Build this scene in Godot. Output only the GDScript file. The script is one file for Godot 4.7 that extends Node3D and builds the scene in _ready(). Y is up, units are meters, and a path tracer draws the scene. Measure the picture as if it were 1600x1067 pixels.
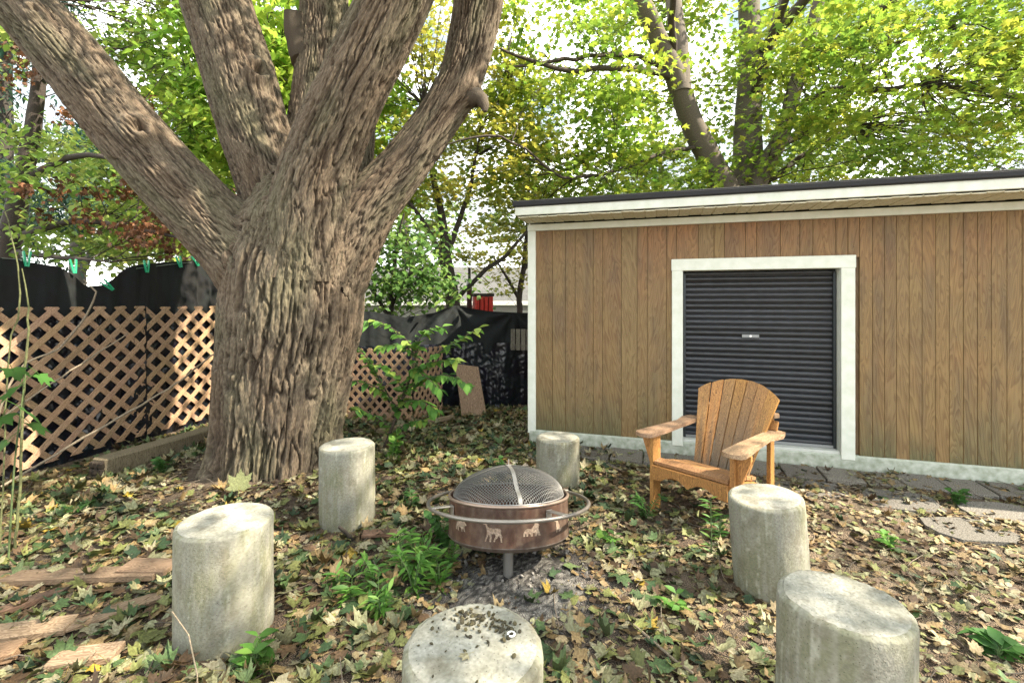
extends Node3D
# A backyard corner: old tree, shed, concrete stools, fire pit and chair. x right, y up, -z away from the camera.

var rng := RandomNumberGenerator.new()
var M := {}
var bumps := FastNoiseLite.new()
var patches := FastNoiseLite.new()
var barkn := FastNoiseLite.new()
var barkw := FastNoiseLite.new()


class MB:
	var v := PackedVector3Array()
	var n := PackedVector3Array()
	var c := PackedColorArray()
	var uv := PackedVector2Array()
	var ix := PackedInt32Array()
	var col := Color.WHITE

	func vert(p: Vector3, nn: Vector3, cc: Color, u := Vector2.ZERO) -> int:
		v.append(p)
		n.append(nn)
		c.append(cc)
		uv.append(u)
		return v.size() - 1

	func face(a: int, b: int, d: int) -> void:
		var g := (v[d] - v[a]).cross(v[b] - v[a])
		ix.append(a)
		if g.dot(n[a] + n[b] + n[d]) >= 0.0:
			ix.append(b)
			ix.append(d)
		else:
			ix.append(d)
			ix.append(b)

	func poly(pts: Array, out: Vector3) -> void:
		var g: Vector3 = (pts[2] - pts[0]).cross(pts[1] - pts[0]).normalized()
		if g.dot(out) < 0:
			g = -g
		var first := v.size()
		for p in pts:
			vert(p, g, col)
		for k in range(1, pts.size() - 1):
			face(first, first + k, first + k + 1)

	# a box with its edges cut off by b
	func box(at: Vector3, size: Vector3, b := 0.003, basis := Basis.IDENTITY) -> void:
		var h := size * 0.5
		b = minf(b, minf(h.x, minf(h.y, h.z)) * 0.45)
		var q := func(s: Vector3, k: int) -> Vector3:
			var p := Vector3(s.x * h.x, s.y * h.y, s.z * h.z)
			for j in 3:
				if j != k:
					p[j] -= s[j] * b
			return at + basis * p
		for k in 3:
			var i := (k + 1) % 3
			var j := (k + 2) % 3
			for s in [-1.0, 1.0]:
				var pts := []
				for o in [[-1.0, -1.0], [1.0, -1.0], [1.0, 1.0], [-1.0, 1.0]]:
					var sg := Vector3.ZERO
					sg[k] = s
					sg[i] = o[0]
					sg[j] = o[1]
					pts.append(q.call(sg, k))
				var out := Vector3.ZERO
				out[k] = s
				poly(pts, basis * out)
			for si in [-1.0, 1.0]:
				for sj in [-1.0, 1.0]:
					var a := Vector3.ZERO
					a[i] = si
					a[j] = sj
					var lo := a
					var hi := a
					lo[k] = -1.0
					hi[k] = 1.0
					poly([q.call(lo, i), q.call(hi, i), q.call(hi, j), q.call(lo, j)], basis * a)
		for x in [-1.0, 1.0]:
			for y in [-1.0, 1.0]:
				for z in [-1.0, 1.0]:
					var s := Vector3(x, y, z)
					poly([q.call(s, 0), q.call(s, 1), q.call(s, 2)], basis * s)

	func tube(pts: PackedVector3Array, rad: PackedFloat32Array, sides := 8, caps := true) -> void:
		var last := pts.size() - 1
		var t0 := (pts[1] - pts[0]).normalized()
		var e1 := t0.cross(Vector3(0.3, 0.2, 1) if absf(t0.z) < 0.8 else Vector3.RIGHT).normalized()
		var first := v.size()
		for i in pts.size():
			var t := (pts[mini(i + 1, last)] - pts[maxi(i - 1, 0)]).normalized()
			e1 = (e1 - t * e1.dot(t)).normalized()
			var e2 := t.cross(e1)
			for k in sides:
				var a := TAU * k / sides
				var d := e1 * cos(a) + e2 * sin(a)
				vert(pts[i] + d * rad[i], d, col, Vector2(float(k) / sides, i))
		for i in last:
			for k in sides:
				var a := first + i * sides + k
				var b := first + i * sides + (k + 1) % sides
				face(a, b, a + sides)
				face(b, b + sides, a + sides)
		if caps:
			for e in [0, last]:
				var ring := []
				for k in sides:
					ring.append(v[first + e * sides + k])
				var out := (pts[0] - pts[1]) if e == 0 else (pts[last] - pts[last - 1])
				poly(ring, out)

	func rod(a: Vector3, b: Vector3, ra: float, rb: float, sides := 8) -> void:
		tube(PackedVector3Array([a, b]), PackedFloat32Array([ra, rb]), sides)

	# prof: list of Vector2(radius, height)
	func lathe(prof: Array, sides := 48, at := Vector3.ZERO) -> void:
		for i in prof.size() - 1:
			var a: Vector2 = prof[i]
			var b: Vector2 = prof[i + 1]
			var d := (b - a).normalized()
			var first := v.size()
			for k in sides + 1:
				var g := TAU * k / sides
				var rd := Vector3(cos(g), 0, sin(g))
				var nn := rd * d.y + Vector3.UP * -d.x
				vert(at + rd * a.x + Vector3.UP * a.y, nn, col)
				vert(at + rd * b.x + Vector3.UP * b.y, nn, col)
			for k in sides:
				var f := first + 2 * k
				face(f, f + 2, f + 1)
				face(f + 2, f + 3, f + 1)

	# an outline in the xy plane of t, thick along its z
	func prism(outline: PackedVector2Array, thick: float, t: Transform3D) -> void:
		var idx := Geometry2D.triangulate_polygon(outline)
		var mid := Vector2.ZERO
		for p in outline:
			mid += p / outline.size()
		for s in [-0.5, 0.5]:
			var first := v.size()
			for p in outline:
				vert(t * Vector3(p.x, p.y, s * thick), (t.basis.z * s).normalized(), col)
			for k in range(0, idx.size(), 3):
				face(first + idx[k], first + idx[k + 1], first + idx[k + 2])
		var turn := 1.0 if Geometry2D.is_polygon_clockwise(outline) else -1.0
		for k in outline.size():
			var a := outline[k]
			var b := outline[(k + 1) % outline.size()]
			var e := (b - a).normalized()
			var out := t.basis * Vector3(-e.y, e.x, 0) * turn
			poly([t * Vector3(a.x, a.y, -0.5 * thick), t * Vector3(b.x, b.y, -0.5 * thick), t * Vector3(b.x, b.y, 0.5 * thick), t * Vector3(a.x, a.y, 0.5 * thick)], out)

	# a grid of w x h points already in v from first on; normals from the grid; up tells the side that is outside
	func grid(pts: PackedVector3Array, cols: PackedColorArray, w: int, h: int, out: Vector3, keep := PackedByteArray()) -> void:
		var first := v.size()
		for j in h:
			for i in w:
				var k := j * w + i
				var du := pts[j * w + mini(i + 1, w - 1)] - pts[j * w + maxi(i - 1, 0)]
				var dv := pts[mini(j + 1, h - 1) * w + i] - pts[maxi(j - 1, 0) * w + i]
				var nn := du.cross(dv).normalized()
				if nn.dot(out) < 0:
					nn = -nn
				vert(pts[k], nn, cols[k] if cols.size() else col, Vector2(float(i) / (w - 1), float(j) / (h - 1)))
		for j in h - 1:
			for i in w - 1:
				var a := j * w + i
				if keep.size() and not keep[a]:
					continue
				a += first
				face(a, a + 1, a + w)
				face(a + 1, a + w + 1, a + w)

	func mesh() -> ArrayMesh:
		var a := []
		a.resize(Mesh.ARRAY_MAX)
		a[Mesh.ARRAY_VERTEX] = v
		a[Mesh.ARRAY_NORMAL] = n
		a[Mesh.ARRAY_COLOR] = c
		a[Mesh.ARRAY_TEX_UV] = uv
		a[Mesh.ARRAY_INDEX] = ix
		var m := ArrayMesh.new()
		m.add_surface_from_arrays(Mesh.PRIMITIVE_TRIANGLES, a)
		return m


func mb(c := Color.WHITE) -> MB:
	var b := MB.new()
	b.col = c
	return b


func thing(called: String, label: String, category: String, at := Vector3.ZERO, turn := 0.0, group := "") -> Node3D:
	var o := Node3D.new()
	o.name = called
	add_child(o, true)
	o.position = at
	o.rotation.y = turn
	tag(o, label, category, group)
	return o


func tag(o: Node, label: String, category: String, group := "") -> void:
	o.set_meta("label", label)
	o.set_meta("category", category)
	if group:
		o.set_meta("group", group)


func obj(called: String, m: Mesh, material: Material, parent: Node = self) -> MeshInstance3D:
	var o := MeshInstance3D.new()
	o.name = called
	o.mesh = m
	o.material_override = material
	parent.add_child(o, true)
	return o


func many(called: String, m: Mesh, material: Material, where: Array, cols: PackedColorArray, parent: Node) -> MultiMeshInstance3D:
	var mm := MultiMesh.new()
	mm.transform_format = MultiMesh.TRANSFORM_3D
	mm.use_colors = true
	mm.mesh = m
	mm.instance_count = where.size()
	for i in where.size():
		mm.set_instance_transform(i, where[i])
		mm.set_instance_color(i, cols[i])
	var o := MultiMeshInstance3D.new()
	o.name = called
	o.multimesh = mm
	o.material_override = material
	o.set_meta("kind", "stuff")
	parent.add_child(o, true)
	return o


func rr(a: float, b: float) -> float:
	return rng.randf_range(a, b)


func mix_c(a: Color, b: Color, t: float) -> Color:
	return a.lerp(b, clampf(t, 0.0, 1.0))


# height of the soil
func gh(x: float, z: float) -> float:
	var d := (x + 2.15) * (x + 2.15) + (z + 4.3) * (z + 4.3)
	return bumps.get_noise_2d(x, z) * 0.035 + bumps.get_noise_2d(x * 4.1 + 9.0, z * 4.1) * 0.012 + 0.09 * exp(-d / 1.0)


func noise(f: float, s: int, octaves := 4, kind := FastNoiseLite.TYPE_SIMPLEX_SMOOTH) -> FastNoiseLite:
	var q := FastNoiseLite.new()
	q.noise_type = kind
	q.frequency = f
	q.seed = s
	q.fractal_octaves = octaves
	return q


func noise_tex(f: float, s: int, lo: Color, hi: Color, octaves := 4, size := 512, kind := FastNoiseLite.TYPE_SIMPLEX_SMOOTH) -> NoiseTexture2D:
	var t := NoiseTexture2D.new()
	t.width = size
	t.height = size
	t.seamless = true
	t.noise = noise(f, s, octaves, kind)
	var g := Gradient.new()
	g.set_color(0, lo)
	g.set_color(1, hi)
	t.color_ramp = g
	return t


func mat(called: String, rough: float, metal := 0.0, tint := Color.WHITE) -> StandardMaterial3D:
	var m := StandardMaterial3D.new()
	m.resource_name = called
	m.vertex_color_use_as_albedo = true
	m.albedo_color = tint.linear_to_srgb()
	m.roughness = rough
	m.metallic = metal
	m.cull_mode = BaseMaterial3D.CULL_DISABLED
	M[called] = m
	return m


func tri(m: StandardMaterial3D, scale: Vector3, world := false) -> StandardMaterial3D:
	m.uv1_triplanar = true
	m.uv1_world_triplanar = world
	m.uv1_scale = scale
	m.uv1_triplanar_sharpness = 4.0
	return m


# wood grain that runs along the picture's height; seamless across
func grain_tex(s: int, w: int, h: int, rings: float, swirl: float, lo: Color, hi: Color, fibre := 0.35) -> ImageTexture:
	var a := noise(1.0, s, 3)
	var b := noise(1.0, s + 7, 2)
	var im := Image.create_empty(w, h, false, Image.FORMAT_RGB8)
	for x in w:
		var g := TAU * x / w
		var cx := cos(g)
		var cz := sin(g)
		for y in h:
			var t := TAU * y / h
			var ty := sin(t) * 1.1
			var tz := cos(t) * 1.1
			var k := a.get_noise_3d(cx * 0.8 + ty, cz * 0.8 + tz, 3.0 + ty * 0.4)
			var ring := fposmod(k * rings + swirl * b.get_noise_3d(cx * 1.7, cz * 1.7, tz * 0.8 + 5.0), 1.0)
			ring = smoothstep(0.0, 0.75, ring) * (1.0 - smoothstep(0.88, 1.0, ring))
			var f := b.get_noise_3d(cx * 22.0, cz * 22.0, ty * 2.5 + tz)
			im.set_pixel(x, y, lo.lerp(hi, clampf(ring * (1.0 - fibre) + fibre * (0.5 + f), 0.0, 1.0)))
	return ImageTexture.create_from_image(im)


func materials() -> void:
	bumps.noise_type = FastNoiseLite.TYPE_SIMPLEX_SMOOTH
	bumps.frequency = 1.3
	bumps.seed = 11
	patches.noise_type = FastNoiseLite.TYPE_SIMPLEX_SMOOTH
	patches.frequency = 0.9
	patches.seed = 23
	barkn.noise_type = FastNoiseLite.TYPE_SIMPLEX_SMOOTH
	barkn.frequency = 1.0
	barkn.seed = 5
	barkn.fractal_octaves = 2
	barkw.noise_type = FastNoiseLite.TYPE_SIMPLEX_SMOOTH
	barkw.frequency = 1.0
	barkw.seed = 8
	barkw.fractal_octaves = 2
	var fine := noise_tex(0.05, 3, Color(0.55, 0.55, 0.55), Color(1, 1, 1), 5)
	var speck := noise_tex(0.09, 4, Color(0.35, 0.35, 0.35), Color(1, 1, 1), 5)
	var cells := noise_tex(0.06, 6, Color(0.2, 0.2, 0.2), Color(1, 1, 1), 3, 512, FastNoiseLite.TYPE_CELLULAR)
	var m := mat("bark", 0.95)
	var ridged := noise_tex(0.055, 33, Color(0.58, 0.55, 0.52), Color(1, 1, 1), 5)
	m.albedo_texture = ridged
	m.heightmap_enabled = true
	m.heightmap_texture = ridged
	m.heightmap_scale = 0.9
	m = tri(mat("branch", 0.9), Vector3(3, 1.5, 3))
	m.albedo_texture = fine
	m = tri(mat("concrete", 0.95), Vector3(2.3, 2.3, 2.3))
	m.albedo_texture = noise_tex(0.05, 5, Color(0.8, 0.8, 0.78), Color(1, 1, 1), 6)
	m.heightmap_enabled = true
	m.heightmap_texture = speck
	m.heightmap_scale = 0.16
	var pits := noise_tex(0.035, 71, Color(0.5, 0.48, 0.44), Color(1, 1, 1), 1, 512, FastNoiseLite.TYPE_CELLULAR)
	pits.color_ramp.set_offset(0, 0.01)
	pits.color_ramp.set_offset(1, 0.07)
	m.detail_enabled = true
	m.detail_blend_mode = BaseMaterial3D.BLEND_MODE_MUL
	m.detail_albedo = pits
	m = tri(mat("soil", 1.0), Vector3(2.1, 2.1, 2.1), true)
	m.albedo_texture = speck
	m.heightmap_enabled = true
	m.heightmap_texture = speck
	m.heightmap_scale = 3.0
	m = tri(mat("ash", 1.0), Vector3(3.1, 3.1, 3.1))
	m.albedo_texture = speck
	m.heightmap_enabled = true
	m.heightmap_texture = speck
	m.heightmap_scale = 2.5
	m = tri(mat("white_paint", 0.55), Vector3(1.3, 1.3, 1.3))
	m.albedo_texture = noise_tex(0.012, 9, Color(0.92, 0.93, 0.9), Color(1, 1, 1), 5)
	m = tri(mat("painted_concrete", 0.85), Vector3(1.7, 1.7, 1.7))
	m.albedo_texture = noise_tex(0.012, 10, Color(0.68, 0.71, 0.64), Color(1, 1, 1), 5)
	m = tri(mat("vinyl", 0.5), Vector3(2, 2, 2))
	m.albedo_texture = noise_tex(0.03, 12, Color(0.8, 0.8, 0.74), Color(1, 1, 1), 4)
	var grain := grain_tex(31, 384, 768, 5.0, 0.8, Color(0.78, 0.73, 0.68), Color(1, 1, 1))
	for k in 5:
		m = tri(mat("siding%d" % k, 0.62), Vector3(1.5, 0.2, 1.5))
		m.uv1_offset = Vector3(0.37 * k, 0.23 * k, 0.11 * k)
		m.albedo_texture = grain
		m.heightmap_enabled = true
		m.heightmap_texture = grain
		m.heightmap_scale = 0.1
	var grain2 := grain_tex(57, 256, 512, 6.0, 1.0, Color(0.55, 0.5, 0.46), Color(1, 1, 1), 0.5)
	for k in 4:
		m = tri(mat("cedar%d" % k, 0.55), Vector3(3.5, 0.9, 3.5))
		m.uv1_offset = Vector3(0.31 * k, 0.47 * k, 0.2 * k)
		m.albedo_texture = grain2
		m = tri(mat("lattice%d" % k, 0.8), Vector3(4.5, 0.8, 4.5))
		m.uv1_offset = Vector3(0.21 * k, 0.37 * k, 0.4 * k)
		m.albedo_texture = grain2
		m = tri(mat("old_board%d" % k, 0.9), Vector3(3.1, 0.7, 3.1))
		m.uv1_offset = Vector3(0.41 * k, 0.17 * k, 0.3 * k)
		m.albedo_texture = grain2
		m.heightmap_enabled = true
		m.heightmap_texture = grain2
		m.heightmap_scale = 0.25
	m = tri(mat("door_slat", 0.5, 0.0), Vector3(0.8, 5.0, 5.0))
	m.albedo_texture = noise_tex(0.02, 14, Color(0.55, 0.57, 0.6), Color(1, 1, 1), 5)
	m.roughness_texture = noise_tex(0.02, 15, Color(0.6, 0.6, 0.6), Color(1, 1, 1), 5)
	for k in 4:
		var v: StandardMaterial3D = m.duplicate()
		v.albedo_color = Color(1, 1, 1) * [0.72, 0.85, 0.95, 1.0][k]
		v.uv1_offset = Vector3(0.3 * k, 0.2 * k, 0.0)
		M["door_slat%d" % k] = v
	m = tri(mat("rust", 0.7, 0.25), Vector3(3, 2, 3))
	m.albedo_texture = noise_tex(0.012, 16, Color(0.62, 0.5, 0.46), Color(1, 1, 1), 5)
	m.heightmap_enabled = true
	m.heightmap_texture = speck
	m.heightmap_scale = 0.05
	m = mat("steel", 0.42, 0.7)
	m = mat("wire", 0.45, 0.55)
	m = tri(mat("fabric", 0.9), Vector3(9, 9, 9))
	m.albedo_texture = noise_tex(0.12, 17, Color(0.6, 0.62, 0.62), Color(1, 1, 1), 2, 256)
	m = mat("plastic", 0.28)
	m = mat("clip_plastic", 0.4)
	m = tri(mat("plain", 0.8), Vector3(3, 3, 3))
	m.albedo_texture = fine
	m = tri(mat("shingle", 0.95), Vector3(2, 2, 2))
	m.albedo_texture = speck
	m = mat("leaf", 0.48)
	m.backlight_enabled = true
	m.backlight = Color(1, 1, 1)
	m = tri(mat("litter", 0.7), Vector3(9, 9, 9), true)
	m.albedo_texture = noise_tex(0.03, 19, Color(0.6, 0.57, 0.5), Color(1, 1, 1), 4, 256)
	m.backlight_enabled = true
	m.backlight = Color(0.35, 0.35, 0.3)
	m = tri(mat("stone", 0.95), Vector3(1.9, 1.9, 1.9), true)
	m.albedo_texture = speck
	m.heightmap_enabled = true
	m.heightmap_texture = fine
	m.heightmap_scale = 0.5


# ---------------------------------------------------------------- leaves
func maple(curl: float, fold: float, s: int, simple := false, torn := 0) -> ArrayMesh:
	var half := [[0, 1.0], [9, 0.72], [14, 0.78], [25, 0.56], [33, 0.62], [43, 0.95], [54, 0.7], [62, 0.7], [73, 0.52], [85, 0.5], [101, 0.7], [118, 0.5], [146, 0.36], [168, 0.2]]
	if simple:
		half = [[0, 1.0], [24, 0.45], [43, 0.92], [72, 0.4], [98, 0.66], [150, 0.32]]
	var pol := []
	for a in half:
		pol.append(a)
	for k in range(half.size() - 1, 0, -1):
		pol.append([360 - half[k][0], half[k][1]])
	if torn:
		# a torn leaf has lost some of its lobes
		for k in pol.size():
			if (k + torn * 3) % pol.size() < pol.size() / 3:
				pol[k] = [pol[k][0], minf(pol[k][1], 0.34 + 0.08 * (k % 3))]
	var q := noise(1.3, s, 2)
	var b := mb()
	var bend := func(p: Vector2) -> Vector3:
		var r := p.length()
		return Vector3(p.y, fold * absf(p.y) + curl * r * r + 0.22 * q.get_noise_2d(p.x, p.y) * r, -p.x)
	b.vert(bend.call(Vector2.ZERO), Vector3.UP, Color(1.25, 1.25, 1.1))
	for a in pol:
		var g := deg_to_rad(a[0])
		var p: Vector2 = Vector2(cos(g), sin(g)) * float(a[1]) * 0.58
		var shade := 0.82 + 0.3 * absf(q.get_noise_2d(p.x * 3.0, p.y * 3.0))
		b.vert(bend.call(p), (Vector3.UP + Vector3(-p.y * fold * 2.0, 0, p.x * curl * 2.0)).normalized(), Color(shade, shade, shade * 0.95))
	for k in pol.size():
		b.face(0, 1 + k, 1 + (k + 1) % pol.size())
	if not simple:
		b.col = Color(1.3, 1.0, 0.5)
		b.tube(PackedVector3Array([bend.call(Vector2.ZERO), Vector3(0.01, 0.03, 0.3), Vector3(0.03, 0.0, 0.62)]), PackedFloat32Array([0.012, 0.01, 0.008]), 3, false)
	return b.mesh()


# a pointed oval leaf, one unit long from its stalk towards -z
func oval(width: float, droop: float, fold: float) -> ArrayMesh:
	var b := mb()
	var prof := [0.0, 0.62, 1.0, 0.86, 0.5, 0.0]
	var rows := []
	for k in 6:
		var t := k / 5.0
		var w: float = prof[k] * width * 0.5
		var y := -droop * t * t
		rows.append([Vector3(-w, y + fold * w, -t), Vector3(0, y, -t), Vector3(w, y + fold * w, -t)])
	var edge := Color(0.9, 0.9, 0.9)
	for r in rows:
		b.vert(r[0], Vector3(fold * 0.6, 1, 0).normalized(), edge)
		b.vert(r[1], Vector3.UP, Color(1.15, 1.15, 1.05))
		b.vert(r[2], Vector3(-fold * 0.6, 1, 0).normalized(), edge)
	for k in 5:
		for j in 2:
			var a := k * 3 + j
			if k > 0:
				b.face(a, a + 1, a + 3)
			if k < 4 or j == 0:
				b.face(a + 1, a + 4, a + 3)
			else:
				b.face(a + 1, a + 3, a + 4)
	return b.mesh()


func turn_basis(tilt: float, scale: float) -> Basis:
	var b := Basis(Vector3.UP, rr(0, TAU))
	b = b * Basis(Vector3.RIGHT, rr(-tilt, tilt)) * Basis(Vector3.BACK, rr(-tilt, tilt))
	return b.scaled_local(Vector3.ONE * scale)


# leaves in flattened sprays round the given centres [point, radius, leaves]; returns [transforms, colours]
func sprays(centres: Array, size_lo: float, size_hi: float, palette: Array, flat := 0.45, droop := 0.5) -> Array:
	var where := []
	var cols := PackedColorArray()
	for s in centres:
		var p: Vector3 = s[0]
		var base := rr(0.0, 1.0)
		for k in s[2]:
			var d: Vector3 = Vector3(rng.randfn(), rng.randfn() * flat, rng.randfn()) * (s[1] * 0.55)
			var b := Basis(Vector3.UP, rr(0, TAU)) * Basis(Vector3.RIGHT, rr(-0.25, 0.25) - droop) * Basis(Vector3.BACK, rr(-0.7, 0.7))
			where.append(Transform3D(b.scaled_local(Vector3.ONE * rr(size_lo, size_hi)), p + d))
			var t := clampf(base * 0.6 + rr(0, 0.55), 0.0, 0.999) * (palette.size() - 1)
			var i := int(t)
			var c: Color = palette[i].lerp(palette[i + 1], t - i)
			var l := rr(0.75, 1.3)
			cols.append(Color(c.r * l, c.g * l, c.b * l))
	return [where, cols]


# a limb drawn through its points; list of [point, radius]
func resample(list: Array, step: float) -> Array:
	var out := []
	for i in list.size() - 1:
		var p0: Vector3 = list[maxi(i - 1, 0)][0]
		var p1: Vector3 = list[i][0]
		var p2: Vector3 = list[i + 1][0]
		var p3: Vector3 = list[mini(i + 2, list.size() - 1)][0]
		var k := maxi(1, int(p1.distance_to(p2) / step))
		for j in k:
			var t := float(j) / k
			out.append([p1.cubic_interpolate(p2, p0, p3, t), lerpf(list[i][1], list[i + 1][1], t)])
	out.append(list[-1])
	return out


func limb_tube(b: MB, list: Array, sides: int, step := 0.25, wobble := 0.0) -> Array:
	var s := resample(list, step)
	var pts := PackedVector3Array()
	var rad := PackedFloat32Array()
	for e in s:
		pts.append(e[0] + Vector3(rng.randfn(), rng.randfn(), rng.randfn()) * wobble)
		rad.append(e[1])
	b.tube(pts, rad, sides)
	return s


# thin branches from the nearest limb node to each centre, with a few twigs at its end
func branch_out(b: MB, nodes: Array, centres: Array, thick := 0.02, share := 1.0) -> void:
	for s in centres:
		if rr(0, 1) > share:
			continue
		var p: Vector3 = s[0]
		var best := 1e9
		var from := Vector3.ZERO
		for e in nodes:
			var q: Vector3 = e[0]
			var d := q.distance_squared_to(p) + 1.5 * maxf(0.0, q.y - p.y + 0.3)
			if d < best:
				best = d
				from = q
		var mid := from.lerp(p, 0.5) + Vector3(rng.randfn(), rng.randfn(), rng.randfn()) * 0.06 * from.distance_to(p) + Vector3.UP * 0.07 * from.distance_to(p)
		var l := from.distance_to(p)
		var r := clampf(thick * (0.35 + 0.3 * l), 0.004, 0.04)
		var q1 := from.lerp(mid, 0.5) + Vector3(rng.randfn(), rng.randfn(), rng.randfn()) * 0.03 * l
		b.tube(PackedVector3Array([from, q1, mid, p]), PackedFloat32Array([r, r * 0.8, r * 0.6, r * 0.3]), 5, false)
		for k in 4:
			var e: Vector3 = p + Vector3(rng.randfn(), rng.randfn() * 0.4, rng.randfn()) * s[1] * 0.7
			b.tube(PackedVector3Array([mid.lerp(p, rr(0.4, 1.0)), mid.lerp(e, 0.6), e]), PackedFloat32Array([r * 0.35, r * 0.25, 0.002]), 3, false)


func _ready() -> void:
	rng.seed = 4242
	# camera: level, with the lens shifted down as the photograph's verticals show
	var cam := Camera3D.new()
	cam.name = "camera"
	cam.projection = Camera3D.PROJECTION_FRUSTUM
	cam.near = 0.05
	cam.far = 600.0
	cam.size = 2.0 * 0.05 * 533.5 / 750.0
	cam.frustum_offset = Vector2(0, -63.5 / 750.0 * 0.05)
	cam.position = Vector3(0, 1.5, 0)
	cam.current = true
	add_child(cam)
	var sky := ProceduralSkyMaterial.new()
	# hazy white low down, blue higher up, with broken bright cloud all over
	sky.sky_top_color = Color(0.43, 0.49, 0.55)
	sky.sky_horizon_color = Color(0.95, 0.95, 0.93)
	sky.sky_curve = 0.12
	sky.sky_cover = cloud_tex()
	sky.sky_cover_modulate = Color(1, 0.98, 0.93, 1)
	sky.ground_bottom_color = Color(0.3, 0.28, 0.24)
	sky.ground_horizon_color = Color(0.6, 0.62, 0.6)
	var env := Environment.new()
	env.background_mode = Environment.BG_SKY
	env.sky = Sky.new()
	env.sky.sky_material = sky
	env.background_energy_multiplier = 0.86
	env.tonemap_mode = Environment.TONE_MAPPER_LINEAR
	env.tonemap_exposure = 5.3
	env.sdfgi_enabled = true
	env.ssao_enabled = true
	env.ssil_enabled = true
	var we := WorldEnvironment.new()
	we.name = "environment"
	we.environment = env
	add_child(we)
	var sun := DirectionalLight3D.new()
	sun.name = "sun"
	sun.light_energy = 1.0
	sun.light_color = Color(1.0, 0.95, 0.86)
	sun.light_angular_distance = 0.5
	sun.shadow_enabled = true
	var az := deg_to_rad(102.0)
	var el := deg_to_rad(45.0)
	sun.look_at_from_position(Vector3(sin(az) * cos(el), sin(el), -cos(az) * cos(el)) * 20.0, Vector3.ZERO)
	add_child(sun)

	materials()
	make_ground()
	make_shed()
	make_paving()
	make_house()
	make_fences()
	make_old_tree()
	make_maple()
	make_back_trees()
	make_stools()
	make_fire_pit()
	make_chair()
	make_timber()
	make_sapling()
	make_weeds()
	make_litter()


func cloud_tex() -> ImageTexture:
	var q := noise(1.0, 91, 5)
	var im := Image.create_empty(512, 256, false, Image.FORMAT_RGBA8)
	for y in 256:
		var up := PI * (0.5 - (y + 0.5) / 256.0)
		for x in 512:
			var g := TAU * x / 512.0
			var d := Vector3(cos(g) * cos(up), sin(up), sin(g) * cos(up))
			var k := q.get_noise_3d(d.x * 2.4, d.y * 4.0, d.z * 2.4)
			im.set_pixel(x, y, Color(1, 1, 1, smoothstep(-0.08, 0.34, k)))
	return ImageTexture.create_from_image(im)


# ---------------------------------------------------------------- ground
func axis_steps(fine_lo: float, fine_hi: float, fine: float, far: float) -> PackedFloat32Array:
	var a := PackedFloat32Array()
	var x := fine_lo
	while x < fine_hi:
		a.append(x)
		x += fine
	var s := fine
	while x < far:
		a.append(x)
		s *= 1.35
		x += s
	a.append(far)
	s = fine
	x = fine_lo - fine
	var lo := []
	while x > -far:
		lo.append(x)
		s *= 1.35
		x -= s
	lo.append(-far)
	lo.reverse()
	return PackedFloat32Array(lo) + a


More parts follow.
